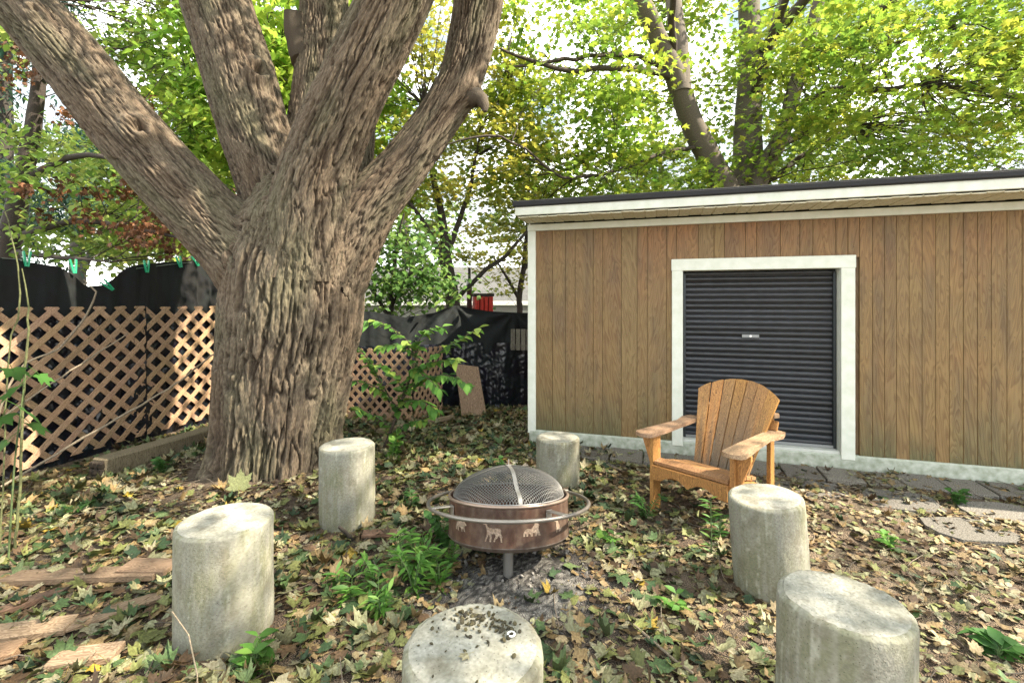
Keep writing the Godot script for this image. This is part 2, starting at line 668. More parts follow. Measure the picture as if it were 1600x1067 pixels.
func make_ground() -> void:
	var xs := axis_steps(-4.6, 5.2, 0.045, 260.0)
	var zs := axis_steps(-7.2, -0.9, 0.045, 260.0)
	var w := xs.size()
	var h := zs.size()
	var pts := PackedVector3Array()
	var cols := PackedColorArray()
	pts.resize(w * h)
	cols.resize(w * h)
	var soil := Color(0.18, 0.122, 0.082)
	var tan_soil := Color(0.41, 0.31, 0.21)
	var moss := Color(0.13, 0.14, 0.045)
	for j in h:
		for i in w:
			var x := xs[i]
			var z := zs[j]
			pts[j * w + i] = Vector3(x, gh(x, z), z)
			var t := patches.get_noise_2d(x * 1.3, z * 1.3)
			var c := mix_c(soil, tan_soil, 0.35 + 0.8 * t + 0.35 * smoothstep(0.3, 2.2, x))
			c = mix_c(c, moss, 1.4 * (patches.get_noise_2d(x * 1.9 + 40.0, z * 1.9) - 0.12) * smoothstep(0.6, 2.0, x))
			var d := Vector2(x + 0.02, z + 2.6).length()
			c = mix_c(c, Color(0.2, 0.19, 0.18), (1.0 - smoothstep(0.3, 0.85, d)) * 0.8)
			if absf(x) > 12.0 or z < -12.0:
				c = Color(0.1, 0.13, 0.05)
			cols[j * w + i] = c * 1.25
	var b := mb()
	b.grid(pts, cols, w, h, Vector3.UP)
	var g := obj("ground", b.mesh(), M.soil)
	g.set_meta("kind", "structure")
	g.set_meta("label", "brown backyard soil under the fallen leaves")
	M.ground_node = g
	# the ash heap below the fire pit
	b = mb()
	var n := 70
	var ap := PackedVector3Array()
	var ac := PackedColorArray()
	var q := noise(9.0, 77, 4)
	for j in n:
		for i in n:
			var x := (i / (n - 1.0) - 0.5) * 1.2
			var z := (j / (n - 1.0) - 0.5) * 1.1
			var r := Vector2(x / 0.55, z / 0.5).length()
			var k := q.get_noise_2d(x, z)
			ap.append(Vector3(x, 0.045 - 0.1 * smoothstep(0.35, 1.05, r + 0.25 * k) + 0.03 * k + 0.012 * q.get_noise_2d(x * 5.0, z * 5.0), z))
			var t := q.get_noise_2d(x * 5.0 + 9.0, z * 5.0)
			ac.append(mix_c(Color(0.07, 0.062, 0.055), Color(0.6, 0.565, 0.51), 0.3 + 1.9 * t + 0.5 * smoothstep(0.0, 0.4, z + x)))
	b.grid(ap, ac, n, n, Vector3.UP)
	var ash := obj("ash_heap", b.mesh(), M.ash)
	ash.position = Vector3(0.06, gh(0.06, -2.5), -2.52)
	ash.set_meta("kind", "stuff")
	tag(ash, "low heap of grey wood ash under the fire pit", "ash")
	# charred crumbs lying on it
	var where := []
	var cc := PackedColorArray()
	for k in 420:
		var x := rng.randfn() * 0.27
		var z := rng.randfn() * 0.22
		where.append(Transform3D(turn_basis(1.5, rr(0.004, 0.014)), Vector3(x, 0.05 - 0.05 * Vector2(x, z).length() * 1.6, z)))
		var l := rr(0.03, 0.42)
		cc.append(Color(l, l * 0.93, l * 0.85))
	var crumb := mb()
	crumb.lathe([Vector2(0, -0.4), Vector2(0.7, -0.3), Vector2(0.95, 0.05), Vector2(0.5, 0.4), Vector2(0, 0.5)], 6)
	many("ash_crumb", crumb.mesh(), M.plain, where, cc, ash)


# ---------------------------------------------------------------- shed
func make_shed() -> void:
	var shed := thing("shed", "brown wood sided flat roofed shed with white trim and dark roller door", "shed", Vector3(0.19, 0, -5.11), deg_to_rad(-17.0))
	var len := 6.4
	var deep := 3.6
	# foundation, in front of the wall by a hand's breadth less
	var b := mb(Color(0.54, 0.56, 0.5))
	b.box(Vector3(len / 2, 0.01, -deep / 2 + 0.02), Vector3(len, 0.26, deep + 0.04), 0.012)
	obj("foundation", b.mesh(), M.painted_concrete, shed)
	# solid walls behind the boards: two pieces beside the door, one above it, the ends and the back
	b = mb(Color(0.2, 0.13, 0.07))
	b.box(Vector3(0.74, 1.215, -0.06), Vector3(1.46, 2.15, 0.1), 0.004)
	b.box(Vector3(4.63, 1.215, -0.06), Vector3(3.5, 2.15, 0.1), 0.004)
	b.box(Vector3(2.175, 2.06, -0.06), Vector3(1.39, 0.45, 0.1), 0.004)
	b.box(Vector3(0.06, 1.215, -deep / 2 - 0.06), Vector3(0.1, 2.15, deep - 0.14), 0.004)
	b.box(Vector3(len - 0.06, 1.215, -deep / 2 - 0.06), Vector3(0.1, 2.15, deep - 0.14), 0.004)
	b.box(Vector3(len / 2, 1.215, -deep + 0.05), Vector3(len - 0.25, 2.15, 0.1), 0.004)
	obj("wall", b.mesh(), M.siding0, shed)
	# siding boards, each its own piece; over the door they are cut short
	var x := 0.062
	var k := 0
	while x < len - 0.1:
		var wd: float = rr(0.085, 0.105) if x > 2.9 else [0.2, 0.15, 0.1, 0.19, 0.1][k % 5] * rr(0.9, 1.05)
		wd = minf(wd, len - 0.05 - x)
		var cut := [x, x + wd]
		var lo := 0.105
		var mid: float = x + wd / 2
		if mid > 1.436 and mid < 2.96:
			lo = 1.885
		var t := rr(0.0, 1.0)
		var c := mix_c(Color(0.23, 0.148, 0.058), Color(0.265, 0.177, 0.07), t)
		c = mix_c(c, Color(0.215, 0.15, 0.075), rr(0, 0.4))
		var board := mb(c)
		var hh := 2.236 - lo
		var fz := 0.0185 + rr(-0.0012, 0.0012)
		board.box(Vector3(0, (lo + 2.236) / 2, 0.008), Vector3(wd - 0.0024, hh, 0.02), 0.002)
		var fp := PackedVector3Array()
		var fc := PackedColorArray()
		var rows := 24
		var wet := rr(0.9, 1.05)
		for r in rows:
			var y := lo + 0.003 + (hh - 0.006) * r / (rows - 1.0)
			for i in 4:
				var px := (i / 3.0 - 0.5) * (wd - 0.0065)
				fp.append(Vector3(px, y, fz))
				var n1 := patches.get_noise_2d((mid + px) * 1.3 + 60.0, y * 1.1)
				var n2 := patches.get_noise_2d((mid + px) * 14.0, y * 0.9 + 20.0)
				var cc := mix_c(c, Color(0.3, 0.135, 0.05), (smoothstep(1.3, 2.2, y) * 0.5 * exp(-(mid - 2.0) * (mid - 2.0) / 2.5) + n1 * 0.45) * wet)
				cc = mix_c(cc, Color(0.12, 0.085, 0.05), clampf(n2 * 1.3, 0.0, 0.5))
				cc = mix_c(cc, Color(0.15, 0.14, 0.065), (1.0 - smoothstep(0.1, 0.75 + n1, y)) * 0.75)
				cc = mix_c(cc, Color(0.09, 0.1, 0.045), clampf((1.0 - smoothstep(0.1, 0.22 + 0.12 * n2, y)) * 0.8, 0.0, 1.0))
				fc.append(cc)
		board.grid(fp, fc, 4, rows, Vector3.BACK)
		var o := obj("siding_board", board.mesh(), M["siding%d" % rng.randi_range(0, 4)], shed)
		o.position.x = mid
		for y in [lo + 0.09, 1.2, 2.19]:
			if k % 2 == 0 and y > lo:
				var nail := mb(Color(0.16, 0.12, 0.09))
				nail.rod(Vector3(0, y + rr(-0.01, 0.01), 0.01), Vector3(0, y, fz + 0.001), 0.004, 0.004, 7)
				obj("nail", nail.mesh(), M.plain, o)
		x += wd
		k += 1
	# trim
	var white := Color(0.73, 0.75, 0.68)
	b = mb(white)
	b.box(Vector3(0.03, 1.17, 0.017), Vector3(0.085, 2.13, 0.045), 0.004)
	obj("corner_trim", b.mesh(), M.white_paint, shed)
	b = mb(white)
	b.box(Vector3(len / 2, 2.27, 0.02), Vector3(len + 0.03, 0.068, 0.05), 0.004)
	obj("frieze_board", b.mesh(), M.white_paint, shed)
	b = mb(white)
	b.box(Vector3(len / 2 - 0.01, 2.378, 0.412), Vector3(len + 0.06, 0.082, 0.022), 0.004)
	obj("fascia", b.mesh(), M.white_paint, shed)
	b = mb(white)
	b.box(Vector3(-0.03, 2.378, -1.4), Vector3(0.022, 0.082, 3.6), 0.004)
	obj("side_fascia", b.mesh(), M.white_paint, shed)
	# vinyl soffit in ribbed panels
	x = -0.018
	while x < len:
		var wd := 0.3
		b = mb(Color(0.8, 0.77, 0.63))
		for r in 3:
			b.box(Vector3(x + 0.05 + r * 0.1, 2.322 + 0.004 * (r % 2), 0.222), Vector3(0.092, 0.012, 0.354), 0.004)
			b.box(Vector3(x + 0.1 + r * 0.1, 2.328, 0.222), Vector3(0.012, 0.008, 0.352), 0.001)
		obj("soffit_panel", b.mesh(), M.vinyl, shed)
		x += wd + 0.002
	b = mb(Color(0.035, 0.035, 0.038))
	b.box(Vector3(len / 2 - 0.01, 2.445, -1.45), Vector3(len + 0.1, 0.05, 3.8), 0.008)
	b.box(Vector3(len / 2 - 0.01, 2.458, 0.432), Vector3(len + 0.1, 0.042, 0.03), 0.006)
	obj("roof", b.mesh(), M.plain, shed)
	# door frame: boards on the face and returns into the opening
	for e in [[1.436, 1.537], [2.854, 2.962]]:
		b = mb(white)
		b.box(Vector3((e[0] + e[1]) / 2, 0.995, 0.022), Vector3(e[1] - e[0], 1.79, 0.05), 0.004)
		obj("door_frame", b.mesh(), M.white_paint, shed)
	b = mb(white)
	b.box(Vector3(2.199, 1.846, 0.024), Vector3(1.536, 0.112, 0.054), 0.004)
	obj("door_header", b.mesh(), M.white_paint, shed)
	for xx in [1.53, 2.861]:
		b = mb(white)
		b.box(Vector3(xx, 0.965, -0.075), Vector3(0.016, 1.66, 0.15), 0.003)
		obj("door_return", b.mesh(), M.white_paint, shed)
	b = mb(white)
	b.box(Vector3(2.195, 1.797, -0.075), Vector3(1.35, 0.014, 0.15), 0.003)
	obj("door_return", b.mesh(), M.white_paint, shed)
	b = mb(Color(0.6, 0.61, 0.58))
	b.box(Vector3(2.195, 0.148, -0.03), Vector3(1.315, 0.03, 0.11), 0.005)
	obj("threshold", b.mesh(), M.white_paint, shed)
	# the roller door of pressed slats
	var door := Node3D.new()
	door.name = "roller_door"
	shed.add_child(door, true)
	door.position = Vector3(1.545, 0.166, -0.085)
	var wide := 1.302
	var n := 31
	var step := 1.62 / n
	var prof := PackedVector2Array()
	var slat := mb(Color(0.032, 0.037, 0.045))
	var across := PackedVector3Array()
	var rows := 9
	for j in rows:
		var t := j / (rows - 1.0)
		var zz := 0.010 * pow(sin(PI * clampf((t - 0.12) / 0.88, 0.0, 1.0)), 0.55)
		for i in 2:
			across.append(Vector3(wide * i, t * step, zz))
	slat.grid(across, PackedColorArray(), 2, rows, Vector3.BACK)
	slat.box(Vector3(wide / 2, step / 2, -0.008), Vector3(wide, step, 0.006), 0.001)
	var sm := slat.mesh()
	for j in n:
		var o := obj("slat", sm, M["door_slat%d" % rng.randi_range(0, 3)], door)
		o.position = Vector3(0, j * step, rr(-0.001, 0.001))
	for xx in [0.012, wide - 0.012]:
		b = mb(Color(0.05, 0.055, 0.06))
		b.box(Vector3(xx, 0.8, 0.016), Vector3(0.022, 1.6, 0.03), 0.003)
		obj("guide_rail", b.mesh(), M.steel, door)
	b = mb(Color(0.25, 0.26, 0.27))
	b.box(Vector3(0.6, 1.0, 0.02), Vector3(0.15, 0.032, 0.012), 0.004)
	obj("lock_plate", b.mesh(), M.steel, door)
	b = mb(Color(0.75, 0.75, 0.75))
	b.rod(Vector3(0.6, 1.0, 0.02), Vector3(0.6, 1.0, 0.032), 0.012, 0.011, 16)
	obj("lock", b.mesh(), M.steel, door)
	b = mb(Color(0.3, 0.31, 0.32))
	b.box(Vector3(wide / 2, 0.012, 0.022), Vector3(wide - 0.01, 0.026, 0.012), 0.003)
	obj("bottom_rail", b.mesh(), M.steel, door)
	# a floor inside and a dark interior are closed by the walls
	b = mb(Color(0.3, 0.3, 0.29))
	b.box(Vector3(len / 2, 0.145, -deep / 2), Vector3(len - 0.3, 0.008, deep - 0.3), 0.001)
	obj("floor", b.mesh(), M.painted_concrete, shed)


func make_paving() -> void:
	var path := Node3D.new()
	path.name = "paved_path"
	add_child(path, true)
	path.position = Vector3(0.19, 0, -5.11)
	path.rotation.y = deg_to_rad(-17.0)
	path.set_meta("kind", "structure")
	path.set_meta("label", "row of grey concrete pavers along the foot of the shed")
	var x := 0.55
	while x < 6.0:
		var wd := rr(0.27, 0.33)
		var c := mix_c(Color(0.3, 0.27, 0.225), Color(0.44, 0.4, 0.33), rr(0, 1)) if x < 3.0 else mix_c(Color(0.3, 0.275, 0.235), Color(0.42, 0.39, 0.33), rr(0, 1))
		var b := mb(c)
		b.box(Vector3.ZERO, Vector3(wd - 0.014, 0.06, 0.33), 0.006)
		var o := obj("paver", b.mesh(), M.stone, path)
		o.position = Vector3(x + wd / 2, -0.004 + rr(-0.006, 0.006), 0.225 + rr(-0.012, 0.012))
		o.rotation = Vector3(rr(-0.03, 0.03), rr(-0.05, 0.05), rr(-0.03, 0.03))
		x += wd
	# loose flagstones further out
	for e in [[2.45, 0.62, 0.55, 0.36, 0.2], [3.05, 0.66, 0.5, 0.4, -0.1], [3.62, 0.7, 0.5, 0.38, 0.15], [4.2, 0.75, 0.55, 0.4, 0.05], [3.25, 1.08, 0.5, 0.36, 0.3], [3.85, 1.14, 0.56, 0.4, -0.15], [4.45, 1.18, 0.5, 0.4, 0.1], [1.9, 0.62, 0.4, 0.35, -0.2], [0.75, 0.6, 0.5, 0.34, 0.1], [0.3, 0.42, 0.4, 0.3, 0.4], [0.1, 0.75, 0.36, 0.26, -0.3]]:
		var o := obj("paver", flag(e[2], e[3]), M.stone, path)
		o.position = Vector3(e[0], -0.012 + rr(-0.006, 0.006), e[1])
		o.rotation = Vector3(rr(-0.03, 0.03), e[4], rr(-0.03, 0.03))


func flag(wd: float, dp: float) -> ArrayMesh:
	var l := rr(0.3, 0.42)
	var b := mb(Color(l, l * 0.92, l * 0.8))
	var o := PackedVector2Array()
	for k in 11:
		var a := TAU * k / 11.0
		var sq := 1.0 / maxf(absf(cos(a)), absf(sin(a)))
		var r := minf(sq, 1.22) * rr(0.88, 1.0)
		o.append(Vector2(cos(a) * wd * 0.5 * r, sin(a) * dp * 0.5 * r))
	b.prism(o, 0.045, Transform3D(Basis(Vector3.RIGHT, PI / 2), Vector3.ZERO))
	return b.mesh()


# ---------------------------------------------------------------- beyond the fence
func make_house() -> void:
	var house := thing("house", "low white house with pale grey shingled roof beyond the back fence", "house", Vector3(-4.6, 0, -14.0), deg_to_rad(4.0))
	var b := mb(Color(0.78, 0.77, 0.74))
	b.box(Vector3(2.5, 0.6, -3.0), Vector3(8.4, 1.5, 5.6), 0.02)
	obj("wall", b.mesh(), M.plain, house)
	b = mb(Color(0.85, 0.85, 0.84))
	b.box(Vector3(2.5, 1.42, 0.12), Vector3(8.9, 0.13, 0.12), 0.02)
	obj("gutter", b.mesh(), M.white_paint, house)
	var slope := atan2(1.15, 3.0)
	var courses := 15
	var run := 3.3 / courses
	for s in [0, 1]:
		for k in courses:
			var l := rr(0.19, 0.25)
			b = mb(Color(l, l * 0.99, l * 0.98))
			b.box(Vector3.ZERO, Vector3(8.8, 0.025, run * 1.25), 0.004)
			var o := obj("shingle_course", b.mesh(), M.shingle, house)
			var t := (k + 0.5) * run
			o.position = Vector3(2.5, 1.5 + t * sin(slope), 0.1 - t * cos(slope)) if s == 0 else Vector3(2.5, 1.5 + t * sin(slope), -6.2 + t * cos(slope))
			o.rotation.x = slope + 0.05 if s == 0 else -slope - 0.05
	for xx in [-1.6, 6.6]:
		b = mb(Color(0.74, 0.73, 0.7))
		b.prism(PackedVector2Array([Vector2(-2.9, 1.3), Vector2(2.9, 1.3), Vector2(0, 2.45)]), 0.1, Transform3D(Basis(Vector3.UP, PI / 2), Vector3(xx, 0, -3.05)))
		obj("gable", b.mesh(), M.plain, house)
	for xx in [0.2, 3.2, 5.2]:
		b = mb(Color(0.82, 0.82, 0.8))
		b.box(Vector3(xx, 0.85, -0.2), Vector3(0.9, 0.7, 0.08), 0.01)
		var f := obj("window", b.mesh(), M.white_paint, house)
		b = mb(Color(0.06, 0.07, 0.08))
		b.box(Vector3(xx, 0.85, -0.16), Vector3(0.78, 0.58, 0.02), 0.002)
		obj("pane", b.mesh(), M.plastic, f)
	# a metal vent post and a red bin stand between the fence and the house
	var post := thing("vent_pipe", "brown metal vent pipe with a grey collar standing behind the fabric fence", "pipe", Vector3(-0.8, 0, -9.0))
	b = mb(Color(0.12, 0.05, 0.04))
	b.rod(Vector3(0, -0.05, 0), Vector3(0, 1.78, 0), 0.05, 0.05, 14)
	obj("lower_pipe", b.mesh(), M.plain, post)
	b = mb(Color(0.45, 0.45, 0.45))
	b.lathe([Vector2(0.0, 1.76), Vector2(0.062, 1.76), Vector2(0.062, 1.8), Vector2(0.036, 1.9), Vector2(0.0, 1.9)], 14)
	obj("collar", b.mesh(), M.steel, post)
	b = mb(Color(0.06, 0.05, 0.05))
	b.rod(Vector3(0, 1.88, 0), Vector3(0, 2.12, 0), 0.026, 0.026, 10)
	obj("upper_pipe", b.mesh(), M.plain, post)
	var bin := thing("red_bin", "bright red slatted bin with a dark lid behind the fabric fence", "bin", Vector3(-0.55, 0, -9.0), 0.25)
	for k in 4:
		for s in [-1.0, 1.0]:
			b = mb(Color(0.62, 0.045, 0.03))
			b.box(Vector3(-0.12 + k * 0.08, 0.8, s * 0.13), Vector3(0.062, 1.56, 0.03), 0.008)
			obj("slat", b.mesh(), M.clip_plastic, bin)
			b = mb(Color(0.62, 0.045, 0.03))
			b.box(Vector3(s * 0.155, 0.8, -0.12 + k * 0.08), Vector3(0.03, 1.56, 0.062), 0.008)
			obj("slat", b.mesh(), M.clip_plastic, bin)
	b = mb(Color(0.09, 0.07, 0.06))
	b.box(Vector3(0, 1.61, 0), Vector3(0.38, 0.055, 0.34), 0.015)
	obj("lid", b.mesh(), M.plain, bin)
	b = mb(Color(0.16, 0.02, 0.015))
	b.box(Vector3(0, 0.77, 0), Vector3(0.22, 1.5, 0.18), 0.01)
	obj("inner_box", b.mesh(), M.plain, bin)


# ---------------------------------------------------------------- fences
# where a list of [x, z, top] is at the distance t along it (0..1), as x, top, z
func along(list: Array, t: float) -> Vector3:
	var total := 0.0
	for i in list.size() - 1:
		total += Vector2(list[i][0] - list[i + 1][0], list[i][1] - list[i + 1][1]).length()
	var left := t * total
	for i in list.size() - 1:
		var l := Vector2(list[i][0] - list[i + 1][0], list[i][1] - list[i + 1][1]).length()
		if left <= l or i == list.size() - 2:
			var u := clampf(left / l, 0, 1)
			return Vector3(lerpf(list[i][0], list[i + 1][0], u), lerpf(list[i][2], list[i + 1][2], u), lerpf(list[i][1], list[i + 1][1], u))
		left -= l
	return Vector3.ZERO


func sheet(list: Array, bottom: float, w: int, h: int, fold: float, crumple: float, c: Color, s: int, out: Vector3, ties := []) -> ArrayMesh:
	var q := noise(1.0, s, 3)
	var pts := PackedVector3Array()
	var cols := PackedColorArray()
	for j in h:
		var v := float(j) / (h - 1)
		for i in w:
			var t := float(i) / (w - 1)
			var p := along(list, t)
			var e := along(list, minf(t + 0.002, 1.0)) - along(list, maxf(t - 0.002, 0.0))
			var nn := Vector3(-e.z, 0, e.x).normalized()
			if nn.dot(out) < 0:
				nn = -nn
			var y := lerpf(bottom, p.y, v)
			var len := t * 6.0
			var off := fold * q.get_noise_2d(len * 3.2, y * 0.5) * (1.0 - 0.4 * v)
			for k in ties:
				var dx: float = p.x - k.x
				var dy: float = k.y - y
				var ang := atan2(dx, maxf(dy, 0.02))
				off += 0.03 * sin(ang * 9.0 + 1.0) * exp(-absf(dx) * 1.2) * smoothstep(0.0, 0.25, Vector2(dx, dy).length())
			off += crumple * (1.0 - 2.0 * absf(q.get_noise_2d(len * 7.0 + 50.0, y * 6.0)))
			pts.append(Vector3(p.x, y, p.z) + nn * off)
			var l := 0.85 + 0.3 * q.get_noise_2d(len * 2.0, y * 2.0 + 30.0)
			cols.append(Color(c.r * l, c.g * l, c.b * l))
	var b := mb()
	b.grid(pts, cols, w, h, out)
	return b.mesh()


func lattice(label: String, a: Vector2, z: Vector2, y0: float, y1: float, px: float, py: float, wide: float, tone: Color, group := "lattice panels along the fence") -> void:
	var dir := z - a
	var len := dir.length()
	var root := thing("lattice_panel", label, "lattice", Vector3(a.x, 0, a.y), -dir.angle(), group)
	var slope := py / px
	var ang := atan(slope)
	for s in [-1.0, 1.0]:
		var i := -int((y1 - y0) / py) - 2
		var last := int(len / px) + int((y1 - y0) / py) + 3
		while i <= last:
			# the line y = y1 + s * slope * (x - i * px), held inside the panel
			var x0 := 0.0
			var x1 := len
			var xa: float = i * px + (y0 - y1) / (slope * s)
			var xb: float = i * px
			x0 = maxf(x0, minf(xa, xb))
			x1 = minf(x1, maxf(xa, xb))
			i += 1
			if x1 - x0 < 0.03:
				continue
			var p := Vector3(x0, y1 + s * slope * (x0 - (i - 1) * px), 0)
			var q := Vector3(x1, y1 + s * slope * (x1 - (i - 1) * px), 0)
			var l := rr(0.82, 1.15)
			var mid := (p + q) / 2
			var turn := Basis(Vector3.BACK, s * ang - PI / 2)
			var half := p.distance_to(q) / 2 + wide * 1.1
			var strip := PackedVector2Array()
			for c in [Vector3(-wide / 2, -half, 0), Vector3(wide / 2, -half, 0), Vector3(wide / 2, half, 0), Vector3(-wide / 2, half, 0)]:
				var g: Vector3 = mid + turn * c
				strip.append(Vector2(g.x, g.y))
			var lip := 0.036 + rr(-0.003, 0.003)
			var cut := Geometry2D.intersect_polygons(strip, PackedVector2Array([Vector2(0, y0), Vector2(len, y0), Vector2(len, y1 + lip), Vector2(0, y1 + lip)]))
			if cut.is_empty():
				continue
			var own := PackedVector2Array()
			for g in cut[0]:
				var k := turn.inverse() * (Vector3(g.x, g.y, 0) - mid)
				own.append(Vector2(k.x, k.y))
			var b := mb(Color(tone.r * l, tone.g * l * rr(0.95, 1.03), tone.b * l * rr(0.9, 1.05)))
			b.prism(own, 0.008, Transform3D.IDENTITY)
			var o := obj("slat", b.mesh(), M["lattice%d" % rng.randi_range(0, 3)], root)
			o.transform = Transform3D(turn, mid + Vector3(0, 0, s * 0.0045 + rr(-0.0004, 0.0004)))


func clothes_peg(label: String, at: Vector3, turn: float, lean: float) -> void:
	var o := thing("clothes_peg", label, "clothes peg", at, turn, "green pegs along the fence top")
	o.rotation.z = lean
	for s in [-1.0, 1.0]:
		var b := mb(Color(0.02, 0.32, 0.16))
		b.prism(PackedVector2Array([Vector2(-0.006, -0.07), Vector2(0.007, -0.07), Vector2(0.01, -0.01), Vector2(0.012, 0.06), Vector2(0.0, 0.065), Vector2(-0.004, 0.0)]), 0.024, Transform3D(Basis(Vector3.UP, 0.0 if s > 0 else PI) * Basis(Vector3.BACK, -0.09), Vector3(s * 0.012, 0, 0)))
		obj("jaw", b.mesh(), M.clip_plastic, o)
	var b := mb(Color(0.4, 0.42, 0.42))
	b.rod(Vector3(-0.016, 0.0, 0), Vector3(0.016, 0.0, 0), 0.007, 0.007, 8)
	obj("spring", b.mesh(), M.steel, o)


func make_fences() -> void:
	# side fabric on the left, pegged to a line
	var side := [[-4.6, -2.4, 1.9], [-4.32, -3.6, 1.89], [-4.21, -4.07, 1.86], [-4.12, -4.44, 1.815], [-4.09, -4.55, 1.74], [-4.06, -4.68, 1.64], [-4.03, -4.8, 1.66], [-4.0, -4.95, 1.77], [-3.97, -5.05, 1.86], [-3.93, -5.2, 1.9], [-3.82, -5.67, 1.975], [-3.72, -6.1, 2.03], [-3.6, -6.6, 2.05]]
	var o := obj("privacy_fabric", sheet(side, 0.9, 170, 36, 0.07, 0.004, Color(0.012, 0.0135, 0.014), 41, Vector3(1, 0, 0.3)), M.fabric)
	o.position = Vector3(-0.1, 0, -0.03)
	tag(o, "black shade cloth sagging from green pegs above the left lattice", "fabric screen")
	var back := [[-3.7, -6.45, 1.45], [-2.6, -6.35, 1.38], [-1.9, -6.4, 1.36], [-1.45, -6.5, 1.28], [-1.1, -6.65, 1.33], [-0.95, -6.72, 1.39], [-0.8, -6.8, 1.44], [-0.6, -6.82, 1.395], [-0.3, -6.85, 1.35], [0.0, -6.9, 1.335], [0.6, -7.05, 1.3], [2.0, -7.4, 1.3]]
	o = obj("privacy_fabric", sheet(back, 0.76, 190, 36, 0.05, 0.004, Color(0.02, 0.026, 0.027), 43, Vector3(0, 0, 1), [Vector2(-0.8, 1.44), Vector2(0.02, 1.335)]), M.fabric)
	tag(o, "dark green shade cloth tied up to a small trunk on the back fence", "fabric screen")
	var low := []
	for e in back:
		low.append([e[0], e[1] + 0.02, 0.9])
	o = obj("plastic_sheet", sheet(low, -0.03, 300, 60, 0.06, 0.010, Color(0.012, 0.014, 0.02), 45, Vector3(0, 0, 1)), M.plastic)
	tag(o, "shiny black plastic sheet hung low along the back fence beside the shed", "plastic sheet")
	low = []
	for e in side:
		low.append([e[0] - 0.03, e[1], 1.36])
	o = obj("plastic_sheet", sheet(low, -0.03, 300, 90, 0.03, 0.02, Color(0.012, 0.013, 0.018), 47, Vector3(1, 0, 0.3)), M.plastic)
	tag(o, "shiny crumpled black plastic sheet behind the left lattice", "plastic sheet")
	# line the cloth hangs on, and its posts
	var b := mb(Color(0.2, 0.22, 0.2))
	var pts := PackedVector3Array()
	for p in [[-4.75, 1.92, -2.4], [-4.31, 1.86, -4.07], [-4.05, 1.845, -5.15], [-3.9, 1.95, -5.7], [-3.7, 2.06, -6.6]]:
		pts.append(Vector3(p[0], p[1], p[2]))
	b.tube(pts, PackedFloat32Array([0.004, 0.004, 0.004, 0.004, 0.004]), 5)
	o = obj("wire", b.mesh(), M.steel)
	tag(o, "thin wire along the top of the left fence carrying the pegs", "wire")
	for e in [["leftmost post behind the left shade cloth", -4.75, -2.4, 2.0], ["corner post behind the left shade cloth near the old tree", -3.78, -6.6, 2.1], ["post behind the dark green cloth next to the shed", 0.55, -7.15, 1.36], ["post in the middle of the left fence behind the cloth", -4.22, -4.85, 1.62]]:
		var post := mb(Color(0.16, 0.12, 0.085))
		post.box(Vector3(0, e[3] / 2 - 0.1, 0), Vector3(0.09, e[3] + 0.2, 0.09), 0.006)
		o = obj("fence_post", post.mesh(), M.old_board0)
		o.position = Vector3(e[1], 0, e[2])
		tag(o, "grey brown wooden " + e[0], "fence post", "posts of the fence")
	for e in [["green peg at the far left end of the fence line, left of the sag", -4.27, 1.87, -4.2, 0.0], ["green peg just left of the sag in the black cloth", -4.18, 1.83, -4.55, 0.1], ["green peg fallen sideways into the sag of the black cloth", -4.1, 1.66, -4.83, 0.8], ["green peg on the rise right of the sag in the cloth", -4.02, 1.88, -5.25, 0.05], ["green peg second from the old tree on the fence line", -3.92, 1.96, -5.62, 0.25], ["green peg on the fence line nearest the old tree", -3.88, 1.99, -5.85, 0.45]]:
		clothes_peg(e[0], Vector3(e[1] + 0.02, e[2], e[3]), 1.1, e[4])
	# lattice
	var tone := Color(0.56, 0.385, 0.25)
	lattice("tan wooden lattice panel at the far left, its top edge below black cloth", Vector2(-4.42, -2.9), Vector2(-3.955, -5.17), 0.06, 1.41, 0.205, 0.19, 0.051, tone)
	lattice("tan wooden lattice panel close behind the left side of the old tree", Vector2(-3.95, -5.185), Vector2(-3.62, -6.3), 0.06, 1.4, 0.205, 0.19, 0.051, tone)
	lattice("tan lattice panel half hidden by the sapling right of the old tree", Vector2(-2.9, -6.12), Vector2(-1.24, -5.95), 0.0, 0.87, 0.125, 0.135, 0.036, tone)
	lattice("narrow tan lattice panel turned away, left of the leaning plywood", Vector2(-1.22, -5.97), Vector2(-0.95, -6.52), 0.0, 0.86, 0.115, 0.135, 0.036, tone)
	# weathered pickets seen below the cloth next to the shed
	var pf := thing("picket_fence", "grey weathered picket boards showing beside the shed corner under the cloth", "fence", Vector3(-0.02, 0, -6.82), -0.2)
	for k in 6:
		var l := rr(0.22, 0.3)
		b = mb(Color(l, l * 0.97, l * 0.82))
		b.box(Vector3(0.035 + k * 0.075, 0.95, 0), Vector3(0.062, 0.3, 0.018), 0.003)
		obj("picket", b.mesh(), M.old_board1, pf)
	b = mb(Color(0.2, 0.19, 0.16))
	b.box(Vector3(0.22, 0.85, -0.03), Vector3(0.46, 0.07, 0.03), 0.003)
	obj("rail", b.mesh(), M.old_board2, pf)
	# leaning plywood
	var ply := thing("plywood_board", "weathered brown plywood offcut leaning on the black plastic of the fence", "board", Vector3(-0.64, 0, -6.16))
	b = mb(Color(0.42, 0.3, 0.2))
	b.prism(PackedVector2Array([Vector2(0, -0.01), Vector2(0.32, 0.0), Vector2(0.19, 0.66), Vector2(-0.12, 0.7)]), 0.014, Transform3D(Basis(Vector3.RIGHT, -0.34), Vector3.ZERO))
	obj("plywood", b.mesh(), M.old_board1, ply)


# ---------------------------------------------------------------- the old tree
var limbs := []      # each [nodes resampled for the field: positions, radii]


